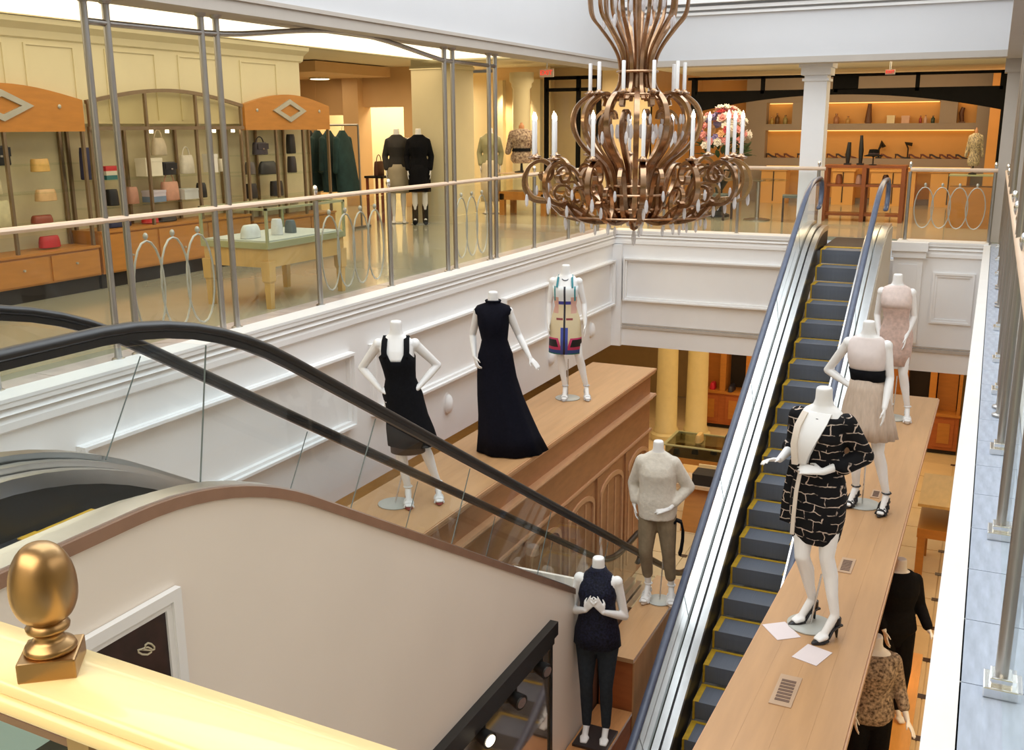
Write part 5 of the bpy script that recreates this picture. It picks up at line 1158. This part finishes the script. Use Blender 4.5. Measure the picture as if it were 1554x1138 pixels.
# downlight in the deep gallery, exit signs
dl_ = thing('ceiling_downlight', (-13.3, 18.7, 2.72), 'round glowing downlight in the ceiling of the deep left gallery', 'ceiling light')
MB().lathe([(.24, 2.72), (.24, 2.748), (.20, 2.749)], (-13.3, 18.7, 0), 24).build('trim_ring', CREAM, dl_); MB().lathe([(.20, 2.715), (.20, 2.73)], (-13.3, 18.7, 0), 24).build('lens', LAMP, dl_)
def exit_sign(x, y, z, label, s=1.0):
    t = thing('exit_sign', (x, y, z), label, 'exit sign')
    MB().box(x - .17 * s, x + .17 * s, y - .02, y + .02, z - .09 * s, z + .09 * s).build('panel', pm('exit_panel', (.75, .62, .52), .4, var=.02), t)
    MB().cyl((x, y, z + .09 * s), (x, y, z + .2), .012, n=8).build('stem', CHROME, t)
    c = bpy.data.curves.new('exit_lettering', 'FONT'); c.body = 'EXIT'; c.size = .15 * s; c.extrude = .004; c.align_x = 'CENTER'; c.align_y = 'CENTER'
    c.materials.append(pm('exit_red', (.75, .03, .02), .4, emit=(1, .05, .03), emit_s=.8, var=.02)); o = bpy.data.objects.new('exit_lettering', c); COL.objects.link(o); o.parent = t; o.location = (0, -.024, 0); o.rotation_euler = (PI / 2, 0, 0)
    bpy.context.view_layer.update(); me = bpy.data.meshes.new_from_object(o.evaluated_get(bpy.context.evaluated_depsgraph_get())); bpy.data.objects.remove(o)
    o = bpy.data.objects.new('exit_lettering', me); COL.objects.link(o); o.parent = t; o.location = (0, -.024, 0); o.rotation_euler = (PI / 2, 0, 0)
exit_sign(-7.15, 16.7, 2.60, 'red lettered exit sign left of the chandelier', .75)
exit_sign(-1.62, 17.4, 2.50, 'red lettered exit sign above the far shop front, right of the white pillar', .42)

# ------------------------------------------------------------------ wall fixtures on the left wall
for k, (y, z, lab) in enumerate(((10.25, -1.52, 'white oval wall fixture between the black and navy dresses'), (13.42, -1.60, 'white oval wall fixture beside the patterned tunic, low'), (15.1, -1.50, 'white oval wall fixture nearest the far corner'))):
    t = thing('wall_fixture', (XL, y, z), lab, 'wall light')
    MB().ell((XL + .02, y, z), (.055, .075, .12), 16, 10).build('oval_cover', MANN, t, smooth=True); MB().ell((XL, y, z), (.015, .095, .14), 16, 8).build('back_plate', WHITE, t, smooth=True)
# floor outlets / plaques let into the right counter, papers under the shoes
def plaque(x, y, lab, s=1.0):
    t = thing('counter_grille', (x, y, -1.6), lab, 'grille')
    M_ = lambda u, v: (x + u * s, y + v * s)
    MB().obox((x, y, -1.597), (.13 * s, .36 * s, .006), R(-1)).build('frame', pm('brass_plaque', (.56, .38, .25), .4, .3, var=.05), t)
    for k in range(7): MB().obox((x, y - .12 * s + .038 * s * k, -1.5935), (.085 * s, .024 * s, .004), R(-1)).build('slot', pm('grille_dark_slot', (.16, .09, .06), .6, var=.1), t)
plaque(-.835, 5.62, 'small brass grille set in the near part of the right counter')
plaque(-.74, 7.62, 'small brass grille behind the legs of the line print mannequin', .8)
plaque(-.70, 9.35, 'small brass grille between the strappy heels on the right counter', .6)
plaque(-.80, 11.45, 'small brass grille near the far mannequin on the right counter', .6)
def sheet(x, y, rz, lab):
    t = MB().obox((x, y, -1.5975), (.17, .22, .003), rz).build('paper_sheet', PAPER, None); t['label'] = lab; t['category'] = 'paper'
sheet(-1.0, 6.36, R(38), 'pale pink paper sheet beside the glass base of the line print mannequin')
sheet(-.76, 6.12, R(-18), 'pale pink paper sheet under the front shoe of the line print mannequin')

# ================================================================== FAR SHOP CONTENTS
DW = pm('dark_red_cabinet', (.24, .07, .02), .35, var=.1, scale=4)
ft = thing('display_cabinet', (-2.1, 19.5, 0), 'red-brown wooden display cabinet behind the top of the escalator', 'cabinet')
MB().box(-2.80, -1.40, 19.3, 19.8, .95, 1.0).build('cabinet_top', DW, ft); MB().box(-2.78, -1.42, 19.32, 19.78, .62, .66).build('shelf', DW, ft)
for x in (-2.77, -2.1, -1.44):
    for y in (19.33, 19.77): MB().box(x - .035, x + .035, y - .035, y + .035, 0, .95).build('leg', DW, ft)
MB().box(-2.74, -1.46, 19.34, 19.75, .10, .14).build('shelf', DW, ft)
def sculpt(x, y, z, pts, r, lab, mat=BLACK, cat='sculpture', nm='sculpture'):
    t = thing(nm, (x, y, z), lab, cat)
    MB().box(x - .06, x + .06, y - .06, y + .06, z, z + .03).build('base', mat, t)
    MB().tube([(x + a, y + b, z + c) for a, b, c in pts], r, 8).build('form', mat, t, smooth=True)
sculpt(-2.42, 19.5, 1.0, [(0, 0, .02), (0, 0, .18), (.01, 0, .40)], [.03, .05, .03], 'slim black bottle shaped ornament on the red-brown cabinet', nm='vase', cat='vase')
sculpt(-2.20, 19.5, 1.0, [(0, 0, .02), (.0, 0, .25), (-.01, 0, .52)], [.03, .045, .025], 'tall slim black ornament second from left on the red-brown cabinet', nm='vase', cat='vase')
ht = thing('hat', (-1.98, 19.45, 1.0), 'broad brimmed black hat on a stand on the red-brown cabinet', 'hat')
MB().lathe([(.07, 1.0), (.07, 1.012), (.012, 1.02), (.012, 1.14), (.03, 1.15)], (-1.98, 19.45, 0), 14).build('stand', BLACK, ht, smooth=True)
MB().lathe([(.16, 1.155), (.165, 1.165), (.09, 1.19), (.085, 1.24), (.075, 1.275), (.03, 1.28), (.001, 1.268)], (-1.98, 19.45, 0), 24).build('brim_and_crown', BLACKM, ht, smooth=True)
MB().lathe([(.092, 1.19), (.092, 1.215)], (-1.98, 19.45, 0), 24).build('hat_band', pm('dark_ribbon', (.04, .02, .02), .5, var=.1), ht, smooth=True)
for k, (x, c, lab) in enumerate(((-2.55, (.30, .09, .03), 'brown bag on the inner shelf of the red-brown cabinet, left'), (-2.2, (.55, .30, .22), 'pinkish pouch on the inner shelf of the red-brown cabinet, middle'), (-1.75, (.09, .035, .02), 'dark bag on the inner shelf of the red-brown cabinet, right'))):
    hbag(19.52, .66, .2, .17, c, lab, x=x, handle=False)
# back shelves: small goods
def bottle(x, y, z, h, r, col, lab, grp):
    mt = pm('bottle_%02d%02d%02d' % tuple(int(q * 99) for q in col), col, .3, var=.05)
    t = thing('bottle', (x, y, z), lab, 'bottle', grp)
    MB().lathe([(r * .9, 0), (r, .01), (r, h * .6), (r * .45, h * .74), (r * .4, h * .86)], (x, y, z), 10).build('body', mt, t, smooth=True); MB().lathe([(r * .45, h * .86), (r * .45, h)], (x, y, z), 10).build('cap', BRASS, t)
def shoe_small(x, y, z, col, lab, grp):
    mt = pm('shoe_%02d%02d%02d' % tuple(int(q * 99) for q in col), col, .4, var=.1); t = thing('shoe', (x, y, z), lab, 'shoe', grp)
    MB().loft([[(x + u, y + s_ * w_, z + hz) for s_, hz in ((-1, a), (1, a), (1, b), (-1, b))] for u, w_, a, b in ((-.11, .02, .07, .10), (-.05, .026, .06, .10), (.03, .034, .01, .05), (.10, .03, .0, .03), (.14, .01, .0, .015))]).build('upper', mt, t, smooth=True)
    MB().cyl((x - .10, y, z), (x - .09, y, z + .08), .010, .018, 6).build('heel', mt, t)
ORD = 'first second third fourth fifth sixth seventh eighth ninth tenth eleventh twelfth thirteenth fourteenth fifteenth sixteenth'.split()
SG = 'small shoes along the middle lit shelf of the far shop'
for k, x in enumerate((-4.7, -4.5, -4.3, -4.0, -3.85, -3.35, -3.15, -2.95, -2.2, -1.9, -1.62, -1.38, -1.2, -1.0, -.85, -.68)):
    shoe_small(x, 24.12, .98, (.16, .05, .03) if k % 3 else (.05, .03, .03), ORD[k] + ' small dark shoe from the left on the middle lit shelf of the far shop', SG)
BG = 'small bottles on the top lit shelf of the far shop'
for k, (x, h, r, c) in enumerate(((-4.72, .16, .04, (.5, .35, .1)), (-4.6, .24, .05, (.16, .08, .03)), (-4.42, .2, .05, (.35, .3, .12)), (-3.3, .22, .06, (.42, .2, .1)), (-3.05, .16, .05, (.5, .3, .1)), (-1.55, .16, .03, (.35, .05, .04)), (-1.45, .17, .035, (.7, .5, .4)), (-1.3, .16, .04, (.04, .07, .05)))):
    bottle(x, 24.12, 1.73, h, r, c, ORD[k] + ' small bottle from the left on the top lit shelf of the far shop', BG)
sculpt(-2.62, 24.12, 1.73, [(0, 0, .02), (0, 0, .2), (.01, 0, .42)], [.08, .06, .04], 'tall brown figure on the top lit shelf of the far shop', pm('brown_figure', (.14, .06, .03), .5, var=.1), nm='figurine', cat='figurine')
sculpt(-.72, 24.12, 1.73, [(0, 0, .02), (-.03, 0, .2), (.0, 0, .32)], [.04, .05, .04], 'brown figure in the small right niche of the far shop', pm('brown_figure', (.14, .06, .03)), nm='figurine', cat='figurine')
sculpt(-2.35, 24.12, .98, [(0, 0, .02), (.0, 0, .2), (.06, 0, .34), (.1, 0, .24)], [.02, .02, .06, .05], 'black sculptural shoe on a stand, middle lit shelf', nm='shoe_stand', cat='shoe')
sculpt(-1.75, 24.12, .98, [(0, 0, .02), (.0, 0, .22), (-.05, 0, .32), (.08, 0, .30)], [.015, .015, .05, .04], 'black bow ornament on a stand, middle lit shelf', nm='bow_stand', cat='ornament')
carton(-0, 0, 0.1, .1, [(.7, .6, .4)], 'tmp') if False else None
def cart2(x, y, z, w_, h, c, lab):
    t = thing('gift_box', (x, y, z), lab, 'box'); mt = pm('carton_%02d%02d%02d' % tuple(int(q * 99) for q in c), c, .5, var=.04)
    MB().box(x - w_ / 2, x + w_ / 2, y - .06, y + .06, z, z + h * .75).build('body', mt, t); MB().box(x - w_ / 2 - .006, x + w_ / 2 + .006, y - .066, y + .066, z + h * .75, z + h).build('lid', mt, t)
cart2(-2.15, 24.1, 1.73, .16, .17, (.80, .70, .46), 'cream box on the top lit shelf right of the tall brown figure')
cart2(-1.85, 24.1, 1.73, .16, .16, (.70, .46, .34), 'pale pink box on the top lit shelf of the far shop')
# lit drawers/cabinets below
for k, (a, b) in enumerate(((-4.75, -4.2), (-3.2, -2.75), (-2.4, -1.5), (-1.2, -.5))):
    t = thing('shop_cabinet', ((a + b) / 2, 23.6, 0), ('low amber cabinet at the left of the far shop wall', 'low amber cabinet just right of the white pillar', 'wide low amber cabinet behind the black ornaments', 'low amber cabinet behind the gold print dress form')[k], 'cabinet')
    MB().box(a, b, 23.4, 23.9, .0, .72).build('body', AMBW, t); MB().box(a - .03, b + .03, 23.37, 23.93, .72, .76).build('cabinet_top', pm('bright_amber_wood', (.78, .42, .12), .35, var=.05), t)
    MB().box((a + b) / 2 - .01, (a + b) / 2 + .01, 23.385, 23.40, .05, .70).build('door_gap', DARK, t)
gcab = thing('shop_counter', (-.3, 18.9, 0), 'glass topped wooden counter behind the short right railing', 'counter')
MB().box(-.66, .02, 18.7, 19.2, 0, .68).build('body', WOODO, gcab); MB().box(-.66, .02, 18.7, 19.2, .68, .86).build('glass_case', SGLASS, gcab); MB().box(-.68, .04, 18.68, 19.22, .86, .88).build('case_top', OLV, gcab)
bust((-.33, 18.95, .882), R(10), 'small dress form in gold and ivory print on the glass topped counter', GEO, sc=.72).scale = (.46, .46, .80)
# bouquet left of the white pillar
bq = thing('flower_arrangement', (-4.75, 19.5, 0), 'huge pink, white and violet flower arrangement in a dark urn behind the chandelier', 'flowers')
MB().lathe([(.22, 0), (.22, .04), (.08, .10), (.07, .5), (.20, .72), (.30, .98), (.26, 1.0)], (-4.75, 19.5, 0), 24).build('urn', BLACK, bq, smooth=True)
random.seed(11)
lv_src = None
for k in range(70):
    a, b = random.uniform(0, 2 * PI), random.uniform(-.3, 1.2); r = random.uniform(.25, .46)
    px_, py_, pz_ = -4.72 + r * math.cos(a) * math.cos(b), 19.5 + r * math.sin(a) * math.cos(b) * .8, 1.18 + .25 * math.sin(b)
    if lv_src is None:
        lv_src = MB().loft([[(u, s_ * w_, .02 * math.sin(u * 9) + dz) for s_, dz in ((-1, 0), (1, 0), (1, .004), (-1, .004))] for u, w_ in ((0, .008), (.07, .045), (.15, .04), (.22, .004))]).build('leaf', pm('dark_leaf', (.03, .06, .02), .5, var=.3), bq); lf_ = lv_src; lv_src['x'] = 1
        o = lv_src; del lv_src['x']
    else: o = inst(lv_src, bq, (0, 0, 0))
    if o is lf_:
        bm_off = ORG[bq.name]; 
        for v in o.data.vertices: v.co += bm_off
    o.location = Vector((px_, py_, pz_)) - ORG[bq.name]; o.rotation_euler = (random.uniform(-.6, .6), random.uniform(-1.0, .3), a)
PET = [pm('petal_white', (.85, .80, .74), .6, var=.05), pm('petal_pink', (.80, .36, .36), .6, var=.1), pm('petal_violet', (.30, .26, .52), .6, var=.1), pm('petal_peach', (.85, .52, .28), .6, var=.1), pm('petal_red', (.60, .08, .10), .6, var=.1)]
srcs = []
for c in PET:
    m = MB()
    for ring_, (n, tilt, L) in enumerate(((6, .25, .085), (5, .75, .07), (4, 1.2, .05))):
        for q in range(n):
            a = 2 * PI * q / n + ring_ * .5
            M_ = Matrix.Rotation(a, 4, 'Z') @ Matrix.Rotation(-tilt, 4, 'Y')
            P = [M_ @ Vector(p) for p in ((0, -.012, 0), (0, .012, 0), (L * .6, .035, .01), (L, .0, .02), (L * .6, -.035, .01))]
            m.prism  # petals as thin wedges
            vs = [m.bm.verts.new(p) for p in P]; vs2 = [m.bm.verts.new(p + M_.to_3x3() @ Vector((0, 0, .006))) for p in P]
            m.bm.faces.new(vs[::-1]); m.bm.faces.new(vs2)
            for i in range(5): m.bm.faces.new((vs[i], vs[(i + 1) % 5], vs2[(i + 1) % 5], vs2[i]))
    o = m.build('blossom', c, None); o.parent = bq; srcs.append(o)
for k in range(95):
    a = random.uniform(0, 2 * PI); b = random.uniform(-.25, 1.5); r = random.uniform(.36, .50)
    ci = (0 if random.random() < .62 else 1) if math.cos(a) > -.1 else random.choice((0, 1, 2, 2, 3, 1, 4))
    o = srcs[ci] if k < 5 and False else inst(srcs[ci], bq, (0, 0, 0))
    o.location = (.03 + r * math.cos(a) * math.cos(b), r * math.sin(a) * math.cos(b), 1.50 + r * 1.05 * math.sin(b)); o.rotation_euler = (0, PI / 2 - b, a); s_ = random.uniform(.9, 1.35); o.scale = (s_, s_, s_)
for k, o in enumerate(srcs): o.location = (.1 * k - .2, -.42, 1.35 + .07 * k); o.rotation_euler = (PI / 2, 0, 0)
# table and two chairs seen through the far railing
tb_ = thing('glass_table', (-3.9, 19.0, 0), 'round glass table beyond the far railing, left of the white pillar', 'table')
MB().lathe([(.52, .72), (.52, .735)], (-3.9, 19.0, 0), 32).build('glass_top', SGLASS, tb_); MB().lathe([(.24, 0), (.24, .02), (.04, .05), (.035, .70), (.12, .72)], (-3.9, 19, 0), 20).build('pedestal', STEEL, tb_, smooth=True)
def chair(x, y, rz, lab):
    t = thing('chair', (x, y, 0), lab, 'chair', rz=rz, local=True); mt = pm('dark_chair_wood', (.05, .03, .02), .4, var=.1)
    MB().box(-.21, .21, -.2, .2, .43, .47).build('seat', pm('chair_seat_cloth', (.10, .12, .11), .7, var=.1), t); MB().loft([[(-.2, .2 + k * .05, z), (.2, .2 + k * .05, z), (.2, .23 + k * .05, z), (-.2, .23 + k * .05, z)] for k, z in ((0, .52), (.4, .75), (1, .92))]).build('backrest', mt, t)
    for sx in (-1, 1):
        MB().box(sx * .19 - .018, sx * .19 + .018, -.2, -.164, 0, .43).build('leg', mt, t); MB().loft([[(sx * .19 - .018, y0_, z), (sx * .19 + .018, y0_, z), (sx * .19 + .018, y0_ + .036, z), (sx * .19 - .018, y0_ + .036, z)] for y0_, z in ((.18, 0), (.165, .43), (.2, .52))]).build('leg', mt, t)
chair(-3.25, 19.0, R(-80), 'dark chair right of the round glass table, next to the white pillar'); chair(-4.6, 18.9, R(80), 'dark chair left of the round glass table beyond the far railing')

# ================================================================== LOWER LEVEL CONTENTS
def wood_unit(x0, x1, y0, y1, lab, zt=-2.15, bays=3, mat=WOODR):
    t = thing('wall_cabinet', ((x0 + x1) / 2, y0, ZL), lab, 'cabinet')
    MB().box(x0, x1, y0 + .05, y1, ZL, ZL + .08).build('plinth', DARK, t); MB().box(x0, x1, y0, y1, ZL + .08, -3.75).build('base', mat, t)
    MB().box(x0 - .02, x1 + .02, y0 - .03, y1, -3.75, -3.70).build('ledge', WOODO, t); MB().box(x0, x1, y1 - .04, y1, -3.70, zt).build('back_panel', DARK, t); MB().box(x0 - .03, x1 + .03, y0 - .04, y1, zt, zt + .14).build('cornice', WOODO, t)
    for k in range(bays + 1):
        x = x0 + (x1 - x0) * k / bays; MB().box(max(x0, x - .06), min(x1, x + .06), y0, y1, -3.70, zt).build('stile', WOODO, t)
    for k in range(bays):
        a, b = x0 + (x1 - x0) * k / bays + .08, x0 + (x1 - x0) * (k + 1) / bays - .08; d = MB().box(a, b, y0 - .015, y0 + .01, ZL + .14, -3.80).build('door', mat, t); MB().box(a + .07, b - .07, y0 - .022, y0 - .014, ZL + .22, -3.88).build('raised_panel', WOODO, d)
        if k % 2 == 0: MB().box(a, b, y1 - .2, y1 - .05, -3.70, zt).build('door_panel', WOODO, t)
    return t
wood_unit(-5.25, -2.6, 20.4, 20.9, 'tall orange wood wall cabinet behind the lower columns', bays=5)
wood_unit(-1.7, -.15, 20.4, 20.9, 'tall orange wood wall cabinet seen past the far end of the right counter', bays=3)
MB_ = None
hbag(20.55, -3.70, .24, .14, (.6, .02, .05), 'bright red item on the ledge of the tall wood cabinet', x=-4.95, handle=False, name='purse', cat='purse')
hbag(20.55, -3.70, .4, .12, (.03, .03, .05), 'dark folded items on the ledge of the tall wood cabinet', x=-4.55, handle=False, name='folded_cloth', cat='cloth')
lt = thing('display_table', (-4.1, 16.9, ZL), 'low wooden display table with dark glass case near the lower columns', 'table')
for x in (-4.7, -3.5):
    for y in (16.5, 17.2): MB().box(x - .05, x + .05, y - .05, y + .05, ZL, -3.95).build('leg', WOODR, lt)
MB().box(-4.78, -3.42, 16.42, 17.28, -4.02, -3.92).build('apron', WOODO, lt); MB().box(-4.76, -3.44, 16.44, 17.26, -3.92, -3.72).build('glass_case', glass('dark_case_glass', (.42, .45, .40), .7), lt); MB().box(-4.80, -3.40, 16.40, 16.45, -3.72, -3.70).box(-4.80, -3.40, 17.25, 17.30, -3.72, -3.70).box(-4.80, -4.75, 16.45, 17.25, -3.72, -3.70).box(-3.45, -3.40, 16.45, 17.25, -3.72, -3.70).build('case_rim', OLV, lt); MB().box(-4.75, -3.45, 16.45, 17.25, -3.718, -3.702).build('glass_top', GLASS, lt)
hbag(16.8, -3.70, .3, .14, (.70, .46, .16), 'straw coloured hat on the low display table', x=-4.25, handle=False, name='straw_hat', cat='hat')
hbag(16.85, -3.70, .2, .18, K, 'black bag on the low display table next to the straw hat', x=-3.75, handle=True)
for k in range(4): hbag(16.6 + .12 * k, -3.915, .08, .09, (.03, .03, .03), ('first', 'second', 'third', 'fourth')[k] + ' small dark shoe form from the left inside the low glass case', x=-4.6 + .3 * k, handle=False, name='shoe_form', cat='shoe')
lt2 = thing('display_table', (-3.6, 14.9, ZL), 'orange wooden stand with slanted side beside the right escalator', 'table')
MB().prism([(14.6, ZL), (15.3, ZL), (15.3, -3.85), (14.95, -3.85)], 'x', -3.95, -3.35).build('body', WOODO, lt2); MB().box(-4.1, -3.3, 14.8, 15.4, -3.85, -3.80).build('table_top', pm('pale_table_top', (.74, .52, .32), .4, var=.05), lt2)
MB().box(-3.85, -3.45, 14.85, 15.2, -3.80, -3.62).build('dark_tray', DARK, lt2)
wt = thing('wooden_chair', (-3.7, 15.9, ZL), 'light wooden chair frame by the low display table', 'chair')
for sx in (-1, 1):
    MB().tube([(-3.7 + sx * .2, 15.7, ZL), (-3.7 + sx * .2, 15.75, -4.05), (-3.7 + sx * .2, 15.55, -3.7)], .02, 6).build('leg', WOODB, wt); MB().tube([(-3.7 + sx * .2, 16.15, ZL), (-3.7 + sx * .2, 16.1, -4.05)], .02, 6).build('leg', WOODB, wt)
MB().box(-3.92, -3.48, 15.70, 16.12, -4.07, -4.03).build('seat', WOODB, wt); MB().box(-3.92, -3.48, 15.53, 15.56, -3.82, -3.68).build('backrest', WOODB, wt)
# right aisle
rs = thing('display_table', (-.25, 14.6, ZL), 'orange wooden table with glass box in the right lower aisle', 'table')
for x in (-.42, .25):
    for y in (14.0, 15.2): MB().box(x - .05, x + .05, y - .05, y + .05, ZL, -3.75).build('leg', WOODO, rs)
MB().box(-.48, .30, 13.94, 15.26, -3.75, -3.62).build('apron', WOODO, rs); MB().box(-.46, .28, 13.96, 15.24, -3.62, -3.30).build('glass_case', SGLASS, rs); MB().box(-.50, .32, 13.92, 15.28, -3.30, -3.26).build('case_top', TW, rs)
lt3 = thing('display_bench', (-.55, 9.3, ZL), 'long orange wooden bench under the clothed figures in the right lower aisle', 'bench')
MB().box(-.76, -.20, 7.2, 11.0, -4.02, -3.95).build('bench_top', pm('bright_orange_oak', (.80, .40, .10), .35, var=.06, stretch=(4, .6, 1)), lt3); MB().box(-.72, -.24, 7.25, 10.95, -4.2, -4.02).build('apron', WOODO, lt3)
for x in (-.68, -.28):
    for y in (7.35, 9.1, 10.85): MB().box(x - .045, x + .045, y - .045, y + .045, ZL, -4.2).build('leg', WOODO, lt3)
f_ = Fig(); t = thing('mannequin', (-.44, 9.55, -3.95), 'white mannequin in black jacket and trousers, right of the long counter on lower level', 'mannequin', rz=R(25), local=True, scale=1.0)
A_ = {-1: ((-.22, .04, 1.20), (-.15, -.12, 1.0), (.1, -.5, -.8), (.8, 0, 0), .3), 1: ((.22, .03, 1.20), (.27, -.14, 1.0), (.3, -.7, -.5), (-.5, 0, -.5), .3)}
f_.body(t, A_, {-1: ((-.09, -.03, .54), (-.09, .02, .12), (-.10, -.12, .02)), 1: ((.09, -.03, .54), (.09, .02, .12), (.10, -.12, .02))})
m = MB(); m.loft([f_.ring(z, .03, .03) for z in (1.55, 1.49, 1.43, 1.36, 1.27, 1.18, 1.08, .97, .88, .80)])
for s_ in (-1, 1): S0 = Vector((s_ * .15, 0, 1.46)); el, wr = Vector(A_[s_][0]), Vector(A_[s_][1]); m.ell(S0, (.07, .07, .07)); m.cap(S0, el, .07, .06); m.cap(el, wr * .8 + el * .2, .06, .05)
fuse(m, 'jacket', BLK, t, .011)
m = MB()
for s_ in (-1, 1): m.cap((s_ * .085, 0, .93), (s_ * .09, -.03, .54), .11, .085); m.cap((s_ * .09, -.03, .54), (s_ * .09, .02, .14), .085, .07)
fuse(m, 'trousers', BLK, t, .011)
SCF = pm('speckled_scarf_print', (.05, .03, .025), .8, scale=40, col2=(.55, .42, .30), detail=2)
f_ = Fig(); t = thing('mannequin', (-.50, 8.0, -3.95), 'mannequin in dark speckled jacket and black trousers, lowest at the right counter edge', 'mannequin', rz=R(15), local=True, scale=.97)
f_.body(t, A_, {-1: ((-.09, -.03, .54), (-.09, .02, .12), (-.10, -.12, .02)), 1: ((.09, -.03, .54), (.09, .02, .12), (.10, -.12, .02))})
m = MB(); m.loft([f_.ring(z, .03, .03) for z in (1.52, 1.49, 1.43, 1.36, 1.27, 1.18, 1.08, .97, .90)])
for s_ in (-1, 1): S0 = Vector((s_ * .15, 0, 1.46)); el, wr = Vector(A_[s_][0]), Vector(A_[s_][1]); m.ell(S0, (.07, .07, .07)); m.cap(S0, el, .07, .06); m.cap(el, wr * .6 + el * .4, .06, .05)
fuse(m, 'jacket', SCF, t, .011)
m = MB(); m.loft([f_.ring(z, .025, .025) for z in (.84, .9, .97, 1.04)])
for s_ in (-1, 1): m.cap((s_ * .085, 0, .93), (s_ * .09, -.03, .54), .105, .08); m.cap((s_ * .09, -.03, .54), (s_ * .09, .02, .14), .08, .07)
fuse(m, 'trousers', BLK, t, .011)
bt = MB().lathe([(.001, 0), (.18, .0), (.2, .05), (.21, .13)], (-.55, 10.35, -3.95), 20).build('bowl_lamp', pm('glowing_bowl', (.9, .5, .1), .4, emit=(1, .55, .12), emit_s=2.0, var=.02), None, smooth=True); bt['label'] = 'glowing amber bowl lamp on the orange bench beside the black jacket mannequin'; bt['category'] = 'lamp'
